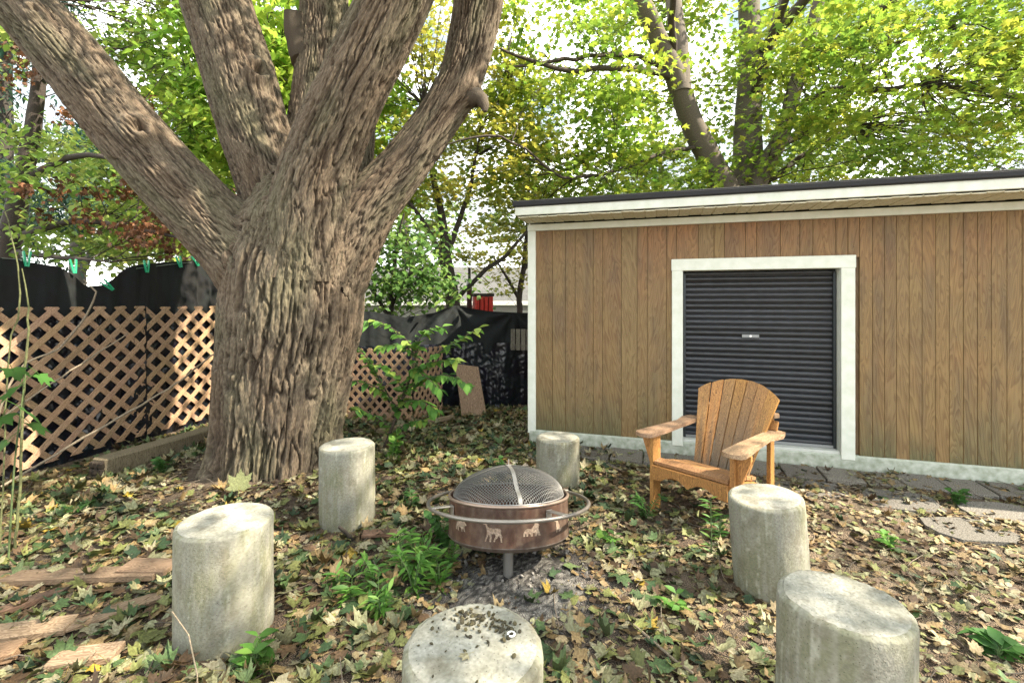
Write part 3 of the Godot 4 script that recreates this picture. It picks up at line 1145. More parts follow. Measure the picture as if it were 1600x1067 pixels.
func limb_dist(i: int, p: Vector3) -> float:
	var pos: PackedVector3Array = limbs[i][0]
	var rad: PackedFloat32Array = limbs[i][1]
	var best := 1e9
	for k in pos.size() - 1:
		var a := pos[k]
		var ab := pos[k + 1] - a
		var t := clampf((p - a).dot(ab) / ab.length_squared(), 0.0, 1.0)
		var d := p.distance_to(a + ab * t) - lerpf(rad[k], rad[k + 1], t)
		if d < best:
			best = d
	return best


# bark: ridges and furrows that run along s; q is the place across the limb in metres
func bark(qx: float, qy: float, s: float, f: float) -> float:
	var w := barkw.get_noise_3d(qx * 4.0 * f, qy * 4.0 * f, s * 2.2 * f) * 0.35
	var a := absf(barkn.get_noise_3d(qx * 13.5 * f + w, qy * 13.5 * f + w, s * 0.8 * f + w))
	var c := absf(barkn.get_noise_3d(qx * 24.0 * f + 31.0, qy * 24.0 * f + w, s * 2.6 * f + w))
	return smoothstep(0.01, 0.2, a) * 0.72 + 0.28 * smoothstep(0.0, 0.28, c)


func bark_limb(called: String, index: int, list: Array, root: Node3D, f: float, amp: float, step: float, blend_until: float, knots: Array, flare := false) -> void:
	var s := resample(list, step * 1.6)
	var rows := s.size()
	var rmax := 0.0
	for e in s:
		rmax = maxf(rmax, e[1])
	var around := int(TAU * rmax / step * 1.25)
	var pts := PackedVector3Array()
	var cols := PackedColorArray()
	var keep := PackedByteArray()
	var w := around + 1
	pts.resize(rows * w)
	cols.resize(rows * w)
	keep.resize(rows * w)
	var t0: Vector3 = (s[1][0] - s[0][0]).normalized()
	var e1 := t0.cross(Vector3.BACK).normalized()
	var sl := 0.0
	var kk := 0.045
	for j in rows:
		var p: Vector3 = s[j][0]
		var r: float = s[j][1]
		if j:
			sl += p.distance_to(s[j - 1][0])
		var t: Vector3 = (s[mini(j + 1, rows - 1)][0] - s[maxi(j - 1, 0)][0]).normalized()
		e1 = (e1 - t * e1.dot(t)).normalized()
		var e2 := t.cross(e1)
		var field := sl < blend_until if not flare else p.y > 0.9
		for i in w:
			var a := TAU * (i % around) / around
			var ca := cos(a)
			var sa := sin(a)
			var d := e1 * ca + e2 * sa
			var rad := r * (1.0 + 0.05 * barkw.get_noise_3d(ca * 1.2 + index * 7.0, sa * 1.2, sl * 0.6))
			if flare:
				var low := exp(-maxf(p.y, 0.0) / 0.2)
				var lobe := 0.5 + 0.5 * sin(a * 5.0 + 0.7 + 0.8 * sin(a * 2.0))
				rad += low * (0.0 + 0.085 * lobe * lobe) + 0.022 * sin(a * 7.0 + sl * 0.9 + 2.0 * sin(a * 3.0))
			var own := 1
			var crease := 0.0
			if field:
				for it in 2:
					var x := p + d * rad
					var mine := 0.0
					var sum := 0.0
					var other := 1e9
					for m in limbs.size():
						var q := limb_dist(m, x)
						if m == index:
							mine = q
						else:
							other = minf(other, q)
						sum += exp(-clampf(q, -0.6, 0.6) / kk)
					var fld := -kk * log(sum)
					var fix := -fld
					if it == 1:
						own = 1 if mine <= other + 0.03 else 0
						crease = exp(-absf(other - mine) / 0.03)
					rad = clampf(rad + clampf(fix, -0.1, 0.12), r * 0.55, r + 0.3)
			var hgt := bark(ca * r, sa * r, sl + index * 3.0, f)
			var x := p + d * (rad + amp * (hgt - 0.7) - 0.03 * crease)
			for k in knots:
				var dist: float = x.distance_to(k[0])
				var kr: float = k[1]
				if dist < kr * 2.2:
					var u := dist / kr
					x += d * kr * (0.4 * exp(-(u - 0.7) * (u - 0.7) * 6.0) - 0.75 * exp(-u * u * 12.0))
			pts[j * w + i] = x
			keep[j * w + i] = own
			var tone := mix_c(Color(0.045, 0.033, 0.023), Color(0.215, 0.175, 0.125), hgt)
			var big := barkw.get_noise_3d(ca * 0.9 + 20.0, sa * 0.9, sl * 0.8 + index)
			tone = mix_c(tone, Color(0.155, 0.16, 0.09), 0.45 * clampf(big * 2.0, 0.0, 1.0))
			tone = mix_c(tone, Color(0.19, 0.125, 0.08), 0.35 * clampf(-big * 2.2, 0.0, 1.0))
			cols[j * w + i] = tone
	# a quad stays while one of its corners belongs to this limb
	var quads := PackedByteArray()
	quads.resize(rows * w)
	for j in rows - 1:
		for i in w - 1:
			var k := j * w + i
			quads[k] = 1 if keep[k] + keep[k + 1] + keep[k + w] + keep[k + w + 1] > 1 else 0
	var b := mb()
	var uvs := []
	var len := 0.0
	for j in rows:
		if j:
			len += (s[j][0] as Vector3).distance_to(s[j - 1][0])
		uvs.append(len / 1.5 + index * 0.37)
	var ur := roundf(TAU * rmax / 0.45)
	# outward normals, the seam closed
	for j in rows:
		for i in w:
			var il := (i - 1 + around) % around
			var ir := (i + 1) % around
			var du := pts[j * w + ir] - pts[j * w + il]
			var dv := pts[mini(j + 1, rows - 1) * w + i] - pts[maxi(j - 1, 0) * w + i]
			b.vert(pts[j * w + i], du.cross(dv).normalized(), cols[j * w + i], Vector2(ur * i / around, uvs[j]))
	for j in rows - 1:
		for i in w - 1:
			var k := j * w + i
			if quads[k]:
				b.ix.append_array(PackedInt32Array([k, k + w, k + 1, k + 1, k + w, k + w + 1]))
	obj(called, b.mesh(), M.bark, root)


func make_old_tree() -> void:
	var V := func(x: float, y: float, z: float) -> Vector3: return Vector3(x, y, z)
	var lists := [
		[[Vector3(-2.16, -0.2, -4.3), 0.52], [Vector3(-2.13, 0.07, -4.3), 0.51], [Vector3(-2.09, 0.41, -4.3), 0.515], [Vector3(-2.03, 0.87, -4.3), 0.545], [Vector3(-1.96, 1.33, -4.3), 0.585], [Vector3(-1.93, 1.73, -4.3), 0.565], [Vector3(-1.89, 2.07, -4.3), 0.5], [Vector3(-1.88, 2.35, -4.3), 0.36], [Vector3(-1.86, 2.55, -4.3), 0.2]],
		[[Vector3(-2.04, 1.33, -4.25), 0.34], [Vector3(-2.17, 1.72, -4.2), 0.347], [Vector3(-2.37, 1.95, -4.15), 0.3], [Vector3(-2.6, 2.21, -4.1), 0.28], [Vector3(-2.88, 2.53, -4.05), 0.27], [Vector3(-3.25, 2.98, -4.0), 0.251], [Vector3(-3.65, 3.51, -3.95), 0.237], [Vector3(-4.16, 4.1, -3.9), 0.218], [Vector3(-4.72, 4.68, -3.85), 0.185], [Vector3(-5.17, 5.4, -3.8), 0.142]],
		[[Vector3(-2.0, 1.73, -4.4), 0.34], [Vector3(-2.1, 2.21, -4.45), 0.31], [Vector3(-2.25, 2.61, -4.5), 0.3], [Vector3(-2.44, 3.11, -4.55), 0.303], [Vector3(-2.63, 3.71, -4.6), 0.307], [Vector3(-2.9, 4.45, -4.7), 0.301], [Vector3(-3.14, 5.28, -4.8), 0.269], [Vector3(-3.46, 6.27, -4.9), 0.222]],
		[[Vector3(-1.8, 1.72, -4.1), 0.35], [Vector3(-1.74, 2.15, -4.05), 0.32], [Vector3(-1.61, 2.62, -4.0), 0.285], [Vector3(-1.33, 3.16, -3.9), 0.268], [Vector3(-0.93, 3.88, -3.8), 0.252], [Vector3(-0.64, 4.41, -3.7), 0.227], [Vector3(-0.29, 5.0, -3.6), 0.173]],
		[[Vector3(-1.68, 1.67, -4.3), 0.34], [Vector3(-1.47, 2.05, -4.3), 0.29], [Vector3(-1.27, 2.36, -4.3), 0.24], [Vector3(-0.99, 2.71, -4.35), 0.205], [Vector3(-0.72, 3.11, -4.4), 0.186], [Vector3(-0.5, 3.5, -4.45), 0.188], [Vector3(-0.38, 3.95, -4.5), 0.205], [Vector3(-0.31, 4.32, -4.5), 0.218], [Vector3(-0.29, 4.68, -4.5), 0.204], [Vector3(-0.06, 5.36, -4.6), 0.159], [Vector3(0.25, 6.2, -4.7), 0.125]],
		[[Vector3(-2.02, 1.93, -4.6), 0.307], [Vector3(-2.04, 2.58, -4.75), 0.279], [Vector3(-2.0, 3.25, -4.85), 0.246], [Vector3(-1.97, 3.94, -4.95), 0.231], [Vector3(-1.97, 4.66, -5.05), 0.229], [Vector3(-1.94, 5.8, -5.2), 0.194]],
		[[Vector3(-1.68, 1.92, -4.5), 0.3], [Vector3(-1.61, 2.43, -4.65), 0.236], [Vector3(-1.58, 2.89, -4.75), 0.19], [Vector3(-1.54, 3.36, -4.8), 0.166], [Vector3(-1.4, 4.18, -4.9), 0.157], [Vector3(-1.2, 5.03, -5.0), 0.133]],
	]
	for k in lists.size():
		var near := resample(lists[k], 0.28)
		var pos := PackedVector3Array()
		var rad := PackedFloat32Array()
		for e in near:
			if k > 0 and pos.size() > 7:
				break
			pos.append(e[0])
			rad.append(e[1])
		limbs.append([pos, rad])
	var tree := thing("old_tree", "huge old tree with furrowed bark forking into thick limbs by the lattice", "tree")
	var knots := [
		[],
		[[Vector3(-2.98, 2.86, -3.82), 0.12], [Vector3(-3.72, 3.75, -3.74), 0.07]],
		[[Vector3(-2.33, 3.6, -4.4), 0.13]],
		[],
		[[Vector3(-0.31, 3.36, -4.33), 0.13]],
		[], [],
	]
	bark_limb("trunk", 0, lists[0], tree, 0.95, 0.055, 0.012, 0.0, [[Vector3(-1.52, 1.35, -3.88), 0.06]], true)
	for k in range(1, 7):
		bark_limb("limb", k, lists[k], tree, 1.3, 0.036, 0.0128, 1.5, knots[k])
	# broken stub on the right limb and on the limb behind
	for l in [[-0.5, 3.36, -4.42, 0.13, -0.36, 3.35, -4.36, 0.1, -0.27, 3.31, -4.33, 0.065, -0.235, 3.2, -4.32, 0.02], [-2.1, 3.9, -4.85, 0.12, -2.17, 4.2, -4.82, 0.11, -2.18, 4.4, -4.8, 0.09]]:
		var st := mb(Color(0.17, 0.14, 0.105))
		limb_tube(st, path_of(l), 14, 0.05, 0.004)
		obj("broken_stub", st.mesh(), M.bark, tree)
	# the boughs above the picture, and the crown they carry
	var b := mb(Color(0.17, 0.135, 0.1))
	var nodes := []
	for l in [[[-5.15, 5.35, -3.8, 0.15], [-5.6, 6.4, -3.7, 0.1], [-6.0, 7.6, -3.9, 0.05]], [[-3.45, 6.2, -4.9, 0.22], [-3.7, 7.4, -4.9, 0.15], [-3.6, 8.8, -4.6, 0.07]], [[-0.3, 4.95, -3.6, 0.18], [0.6, 6.0, -3.3, 0.14], [2.0, 6.9, -2.7, 0.11], [4.4, 7.6, -1.9, 0.08], [6.8, 8.0, -1.4, 0.04]], [[0.23, 6.15, -4.7, 0.13], [0.9, 7.3, -4.9, 0.09], [1.5, 8.4, -5.2, 0.05]], [[-1.94, 5.75, -5.2, 0.2], [-1.9, 7.2, -5.4, 0.13], [-2.1, 8.8, -5.5, 0.06]], [[-0.3, 5.0, -3.6, 0.1], [-0.2, 6.0, -2.4, 0.08], [0.2, 6.9, -1.2, 0.05]], [[-1.2, 5.0, -5.0, 0.13], [-0.7, 6.3, -5.6, 0.08], [-0.2, 7.4, -6.2, 0.05]]]:
		var list := []
		for e in l:
			list.append([Vector3(e[0], e[1], e[2]), e[3]])
		nodes += limb_tube(b, list, 10, 0.4)
	var centres := []
	for k in 230:
		var p := Vector3(rr(-5.5, 2.4), rr(5.6, 9.0), rr(-6.5, -0.2))
		if p.y < 5.7 + absf(p.z + 4.0) * 0.1 or patches.get_noise_2d(p.x * 0.7, p.z * 0.7) < -0.12:
			continue
		centres.append([p, rr(0.5, 0.8), 55])
	for k in 78:
		var p := Vector3(rr(3.2, 9.2), rr(6.8, 8.6), rr(-3.3, 0.9))
		if patches.get_noise_2d(p.x * 0.9, p.z * 0.9) > -0.2:
			centres.append([p, rr(0.45, 0.7), 55])
	branch_out(b, nodes, centres, 0.03)
	obj("bough", b.mesh(), M.branch, tree)
	var s := sprays(centres, 0.1, 0.16, [Color(0.08, 0.16, 0.03), Color(0.15, 0.24, 0.04), Color(0.25, 0.29, 0.05)])
	many("crown", maple(-0.12, 0.12, 3, true), M.leaf, s[0], s[1], tree)


# ---------------------------------------------------------------- the other trees
func path_of(nums: Array) -> Array:
	var list := []
	for k in range(0, nums.size(), 4):
		list.append([Vector3(nums[k], nums[k + 1], nums[k + 2]), nums[k + 3]])
	return list


func blob_centres(blobs: Array, radius_lo: float, radius_hi: float, leaves: int, gap := -0.15, f := 0.9) -> Array:
	var out := []
	for e in blobs:
		var c: Vector3 = e[0]
		var r: Vector3 = e[1]
		for k in e[2]:
			var p := Vector3(rr(-1, 1), rr(-1, 1), rr(-1, 1))
			if p.length() > 1.0:
				p = p.normalized() * rr(0.6, 1.0)
			p = c + p * r
			if patches.get_noise_3d(p.x * f, p.y * f, p.z * f) < gap:
				continue
			out.append([p, rr(radius_lo, radius_hi), leaves])
	return out


func make_maple() -> void:
	var tree := thing("maple_tree", "tall green maple with several slanting trunks rising behind the shed", "tree")
	var b := mb(Color(0.21, 0.175, 0.14))
	var nodes := []
	for l in [
		[4.56, -0.1, -9.5, 0.5, 4.56, 1.37, -9.5, 0.44, 4.56, 3.27, -9.5, 0.34, 4.64, 4.03, -9.5, 0.29, 4.69, 5.55, -9.5, 0.23, 4.76, 6.88, -9.6, 0.2, 4.77, 8.69, -9.8, 0.2, 4.8, 10.4, -10.0, 0.12],
		[4.51, 3.0, -9.4, 0.33, 3.9, 4.01, -9.2, 0.23, 3.36, 4.86, -9.0, 0.205, 3.05, 5.49, -8.8, 0.185, 2.69, 6.09, -8.6, 0.165, 2.24, 6.76, -8.4, 0.157, 1.64, 7.62, -8.2, 0.1],
		[3.12, 5.3, -8.8, 0.18, 3.09, 6.37, -8.9, 0.154, 3.02, 7.14, -9.0, 0.14, 2.94, 8.22, -9.0, 0.096],
		[4.53, 3.0, -9.3, 0.22, 4.78, 3.95, -9.2, 0.18, 5.12, 4.65, -9.1, 0.146, 5.34, 5.58, -9.0, 0.132, 5.58, 6.6, -8.9, 0.107, 5.75, 7.37, -8.8, 0.094, 6.15, 8.34, -8.7, 0.058],
		[4.69, 4.7, -9.5, 0.152, 4.93, 5.85, -9.6, 0.128, 5.24, 6.8, -9.7, 0.116, 5.62, 7.9, -9.8, 0.08]]:
		nodes += limb_tube(b, path_of(l), 16, 0.2, 0.006)
	obj("trunk", b.mesh(), M.branch, tree)
	for l in [
		[2.95, 5.55, -8.75, 0.075, 2.38, 5.6, -8.5, 0.06, 1.64, 5.48, -8.2, 0.05, 0.95, 5.29, -7.9, 0.042, 0.31, 5.35, -7.7, 0.031, -0.2, 5.45, -7.5, 0.015],
		[2.87, 5.72, -8.8, 0.05, 2.29, 5.88, -8.6, 0.046, 1.66, 5.77, -8.3, 0.039, 1.07, 5.55, -8.0, 0.032, 0.42, 5.37, -7.8, 0.028, -0.1, 5.15, -7.6, 0.015],
		[3.6, 4.4, -9.1, 0.05, 2.82, 4.23, -8.8, 0.035, 2.02, 3.85, -8.4, 0.03, 1.4, 3.62, -8.1, 0.026, 0.83, 3.51, -7.8, 0.023, 0.4, 3.7, -7.5, 0.02, 0.0, 3.93, -7.3, 0.017, -0.38, 3.94, -7.1, 0.019, -0.93, 3.79, -7.0, 0.01],
		[5.05, 4.45, -9.15, 0.08, 6.08, 4.97, -9.3, 0.062, 6.22, 5.37, -8.8, 0.059, 6.72, 5.98, -8.4, 0.045, 7.25, 6.09, -8.0, 0.025],
		[5.2, 5.0, -9.1, 0.073, 5.73, 5.28, -8.6, 0.057, 6.23, 5.11, -8.2, 0.05, 6.66, 5.04, -7.8, 0.025],
		[4.8, 3.7, -9.3, 0.062, 5.89, 4.44, -9.6, 0.051, 6.93, 5.09, -9.8, 0.03],
		[5.4, 5.8, -9.0, 0.08, 6.5, 6.6, -8.0, 0.06, 7.8, 7.0, -7.0, 0.04, 8.8, 7.0, -6.2, 0.02],
		[2.9, 5.9, -8.7, 0.07, 2.6, 6.8, -7.6, 0.05, 2.4, 7.4, -6.4, 0.03],
		[4.9, 6.4, -9.4, 0.1, 5.6, 7.4, -7.6, 0.08, 6.2, 7.8, -5.8, 0.06, 6.6, 7.6, -4.2, 0.03],
		[4.7, 5.4, -9.4, 0.08, 4.6, 6.6, -8.0, 0.06, 4.6, 7.2, -6.4, 0.04, 4.8, 7.2, -5.2, 0.02]]:
		var br := mb(Color(0.1, 0.078, 0.06))
		nodes += limb_tube(br, path_of(l), 9, 0.18, 0.012)
		obj("branch", br.mesh(), M.branch, tree)
	var centres := blob_centres([
		[Vector3(6.6, 5.2, -8.4), Vector3(3.0, 1.5, 2.2), 185],
		[Vector3(9.4, 5.0, -9.0), Vector3(2.6, 2.0, 2.5), 110],
		[Vector3(4.6, 6.8, -10.2), Vector3(3.6, 2.0, 1.4), 130],
		[Vector3(1.0, 5.6, -8.6), Vector3(1.8, 1.3, 1.5), 75],
		[Vector3(1.6, 3.9, -9.0), Vector3(2.4, 0.9, 1.4), 85],
		[Vector3(5.6, 3.6, -10.6), Vector3(2.6, 1.0, 1.4), 60],
		[Vector3(7.2, 7.2, -6.4), Vector3(2.6, 1.2, 1.8), 14],
		[Vector3(7.4, 7.4, -4.6), Vector3(1.8, 0.8, 1.0), 8]], 0.4, 0.7, 70, -0.16, 0.8)
	b = mb(Color(0.09, 0.07, 0.055))
	branch_out(b, nodes, centres, 0.016, 0.75)
	obj("twigs", b.mesh(), M.branch, tree)
	var s := sprays(centres, 0.11, 0.19, [Color(0.1, 0.22, 0.04), Color(0.22, 0.36, 0.05), Color(0.33, 0.45, 0.06), Color(0.5, 0.52, 0.07)])
	many("crown", maple(-0.15, 0.12, 4, true), M.leaf, s[0], s[1], tree)


func simple_tree(called: String, label: String, trunk: Color, paths: Array, blobs: Array, leafmesh: Mesh, lo: float, hi: float, palette: Array, per: int, gap := -0.15, share := 0.8, thick := 0.014, category := "tree") -> Node3D:
	var tree := thing(called, label, category)
	var b := mb(trunk)
	var nodes := []
	for l in paths:
		nodes += limb_tube(b, path_of(l), 9, 0.2, 0.006)
	obj("trunk", b.mesh(), M.branch, tree)
	var centres := blob_centres(blobs, 0.3, 0.6, per, gap)
	b = mb(Color(trunk.r * 0.7, trunk.g * 0.7, trunk.b * 0.7))
	branch_out(b, nodes, centres, thick, share)
	if b.ix.size():
		obj("twigs", b.mesh(), M.branch, tree)
	var s := sprays(centres, lo, hi, palette)
	many("crown", leafmesh, M.leaf, s[0], s[1], tree)
	return tree


func make_back_trees() -> void:
	var star := maple(-0.15, 0.12, 6, true)
	var leafy := oval(0.55, 0.12, 0.25)
	var yellow := [Color(0.15, 0.23, 0.045), Color(0.3, 0.36, 0.06), Color(0.48, 0.46, 0.08), Color(0.6, 0.5, 0.09)]
	simple_tree("young_tree", "young yellowing tree rising behind the back fence where the cloth is tied", Color(0.075, 0.06, 0.05), [
		[-1.0, -0.1, -8.5, 0.16, -1.04, 1.39, -8.5, 0.13, -1.13, 1.95, -8.5, 0.11, -1.17, 2.41, -8.5, 0.091, -1.23, 2.96, -8.4, 0.067, -1.4, 3.91, -8.2, 0.044, -1.49, 4.8, -8.0, 0.02],
		[-1.17, 2.29, -8.5, 0.057, -0.9, 2.96, -8.4, 0.045, -0.72, 3.49, -8.3, 0.033, -0.53, 4.38, -8.0, 0.016],
		[-1.08, 1.73, -8.5, 0.057, -1.38, 2.61, -8.3, 0.044, -1.67, 3.07, -8.1, 0.032, -2.03, 3.53, -8.0, 0.015],
		[-1.0, 1.5, -8.5, 0.045, -0.46, 2.07, -8.6, 0.04, -0.12, 2.31, -8.7, 0.035, 0.47, 3.03, -8.8, 0.018],
		[-1.13, 1.5, -8.5, 0.034, -1.55, 1.78, -8.3, 0.028, -1.86, 1.88, -8.2, 0.012]],
		[[Vector3(-0.7, 3.9, -8.6), Vector3(2.0, 1.0, 1.2), 70], [Vector3(-1.6, 5.0, -8.8), Vector3(2.2, 1.2, 1.3), 60], [Vector3(-1.1, 6.3, -8.5), Vector3(1.5, 0.8, 0.8), 30], [Vector3(-0.4, 2.6, -9.4), Vector3(1.7, 0.6, 0.8), 30]],
		star, 0.1, 0.16, yellow, 55, -0.2)
	simple_tree("thin_tree", "thin bare stemmed tree behind the fence beside the shed corner", Color(0.1, 0.08, 0.07), [
		[0.15, -0.1, -9.5, 0.065, 0.15, 1.5, -9.5, 0.06, 0.23, 2.13, -9.5, 0.051, 0.3, 2.89, -9.5, 0.038, 0.35, 4.2, -9.5, 0.02],
		[0.13, 1.56, -9.5, 0.038, -0.13, 2.0, -9.4, 0.025, -0.37, 2.37, -9.3, 0.015], [0.2, 2.0, -9.5, 0.03, 0.5, 2.6, -9.6, 0.015]],
		[[Vector3(0.4, 3.3, -9.8), Vector3(1.2, 1.0, 0.7), 26], [Vector3(0.1, 1.8, -9.3), Vector3(0.6, 0.3, 0.4), 5]], star, 0.1, 0.15, yellow, 40, -0.3)
	simple_tree("elm_shrub", "dark leaved shrub drooping over the back fence right of the old tree", Color(0.08, 0.065, 0.05), [
		[-1.9, -0.1, -7.3, 0.05, -1.85, 1.2, -7.3, 0.04, -1.75, 2.2, -7.2, 0.03, -1.6, 2.8, -7.1, 0.012],
		[-1.85, 1.4, -7.3, 0.03, -1.5, 1.9, -7.0, 0.02, -1.2, 2.0, -6.9, 0.01], [-1.9, 1.3, -7.3, 0.03, -2.3, 2.0, -7.2, 0.02, -2.5, 2.5, -7.1, 0.01]],
		[[Vector3(-1.75, 2.1, -7.2), Vector3(0.6, 0.8, 0.4), 52], [Vector3(-1.35, 1.75, -7.0), Vector3(0.55, 0.35, 0.3), 18]], leafy, 0.08, 0.13, [Color(0.06, 0.14, 0.04), Color(0.12, 0.24, 0.06), Color(0.26, 0.37, 0.09)], 30, -0.5, 1.0, 0.01, "shrub")
	# the bright leafy tree between the limbs of the old one
	simple_tree("elm_tree", "bright yellow green leafy tree seen between the limbs of the old tree", Color(0.1, 0.085, 0.07), [
		[-4.6, -0.1, -8.6, 0.16, -4.5, 2.0, -8.6, 0.13, -4.3, 3.6, -8.5, 0.09, -4.2, 5.4, -8.4, 0.05], [-4.4, 2.6, -8.6, 0.07, -3.6, 3.6, -8.0, 0.05, -3.0, 4.6, -7.6, 0.02], [-4.4, 3.0, -8.6, 0.06, -5.0, 4.2, -8.2, 0.04, -5.4, 5.2, -8.0, 0.02]],
		[[Vector3(-3.6, 6.3, -8.0), Vector3(2.0, 1.2, 1.0), 90], [Vector3(-5.0, 5.5, -8.4), Vector3(1.7, 1.3, 0.8), 90], [Vector3(-3.9, 4.6, -7.9), Vector3(1.7, 1.4, 1.0), 120], [Vector3(-3.0, 4.2, -8.6), Vector3(1.5, 1.6, 0.9), 80], [Vector3(-4.7, 3.1, -8.2), Vector3(1.3, 0.9, 0.9), 55]], leafy, 0.12, 0.19, [Color(0.17, 0.36, 0.05), Color(0.3, 0.5, 0.07), Color(0.42, 0.56, 0.08), Color(0.52, 0.58, 0.1)], 42, -0.35)
	# the tree on the left with dead brown clusters
	var brown := simple_tree("withered_tree", "sparse tree over the left fence hung with clusters of dead brown leaves", Color(0.09, 0.07, 0.055), [
		[-7.6, -0.1, -7.0, 0.18, -7.4, 2.0, -7.0, 0.15, -7.0, 4.0, -7.0, 0.1, -6.8, 6.0, -7.0, 0.05], [-7.3, 2.4, -7.0, 0.06, -6.0, 2.6, -6.6, 0.04, -5.0, 2.45, -6.3, 0.025, -4.2, 2.3, -6.1, 0.012], [-7.2, 3.2, -7.0, 0.06, -6.0, 3.5, -6.6, 0.04, -5.0, 3.3, -6.4, 0.015], [-7.3, 2.2, -7.0, 0.05, -6.2, 2.1, -6.4, 0.03, -5.2, 2.0, -6.2, 0.01]],
		[[Vector3(-5.9, 2.9, -6.7), Vector3(1.7, 0.8, 0.7), 48], [Vector3(-6.2, 4.6, -7.2), Vector3(1.8, 1.4, 0.8), 60], [Vector3(-6.2, 6.1, -8.1), Vector3(1.3, 1.0, 0.7), 55], [Vector3(-5.6, 2.2, -7.4), Vector3(1.4, 0.4, 0.6), 14]], leafy, 0.09, 0.14, [Color(0.1, 0.2, 0.045), Color(0.22, 0.35, 0.06), Color(0.38, 0.42, 0.1)], 26, -0.3)
	var dead := blob_centres([[Vector3(-5.3, 2.75, -6.2), Vector3(1.3, 0.55, 0.5), 26], [Vector3(-5.9, 4.2, -6.6), Vector3(1.3, 1.0, 0.5), 12], [Vector3(-4.4, 2.25, -6.0), Vector3(0.5, 0.25, 0.3), 5], [Vector3(-3.9, 3.0, -6.2), Vector3(0.7, 0.5, 0.3), 6]], 0.1, 0.2, 26, -0.6)
	var s := sprays(dead, 0.07, 0.12, [Color(0.07, 0.03, 0.014), Color(0.2, 0.085, 0.035), Color(0.38, 0.15, 0.055)], 0.9, 1.1)
	many("dead_leaves", star, M.litter, s[0], s[1], brown)
	simple_tree("cedar_tree", "dark blue green evergreen at the upper left edge behind the leaning limb", Color(0.07, 0.055, 0.045), [[-10.5, -0.1, -9.8, 0.25, -10.4, 5.0, -9.8, 0.15, -10.3, 10.0, -9.8, 0.04]],
		[[Vector3(-9.9, 5.6, -9.6), Vector3(1.6, 4.0, 1.0), 90]], oval(0.3, 0.3, 0.2), 0.1, 0.2, [Color(0.012, 0.04, 0.03), Color(0.025, 0.07, 0.045), Color(0.05, 0.1, 0.06)], 60, -0.5, 0.5)
	# trunks and foliage further off
	var far_green := [Color(0.07, 0.14, 0.04), Color(0.18, 0.26, 0.05), Color(0.32, 0.34, 0.08)]
	for e in [["grey trunked tree far beyond the left fence, just left of the old tree", -9.6, -14.0, 0.3, 3.4], ["second grey trunked tree beyond the left fence, further back", -11.2, -16.5, 0.26, 4.0], ["distant round green tree behind the house roof", -5.4, -24.0, 0.3, 5.0], ["distant yellow green tree behind the shed corner", 1.2, -26.0, 0.3, 5.2], ["distant green tree behind the right end of the shed roof", 13.5, -22.0, 0.3, 5.5], ["distant green tree behind the maple", 6.5, -21.0, 0.3, 5.0], ["distant green tree at the far left above the cloth", -15.5, -17.0, 0.3, 4.5]]:
		var h: float = e[4]
		simple_tree("distant_tree", e[0], Color(0.2, 0.18, 0.16), [[e[1], -0.1, e[2], e[3], e[1] + 0.1, h * 0.6, e[2], e[3] * 0.8, e[1], h * 1.5, e[2], e[3] * 0.3], [e[1] + 0.1, h * 0.5, e[2], e[3] * 0.5, e[1] + 1.2, h, e[2], e[3] * 0.2]],
			[[Vector3(e[1], h * 1.25, e[2]), Vector3(3.2, h * 0.62, 2.2), 120]], star, 0.24, 0.4, far_green, 34, -0.25, 0.4)


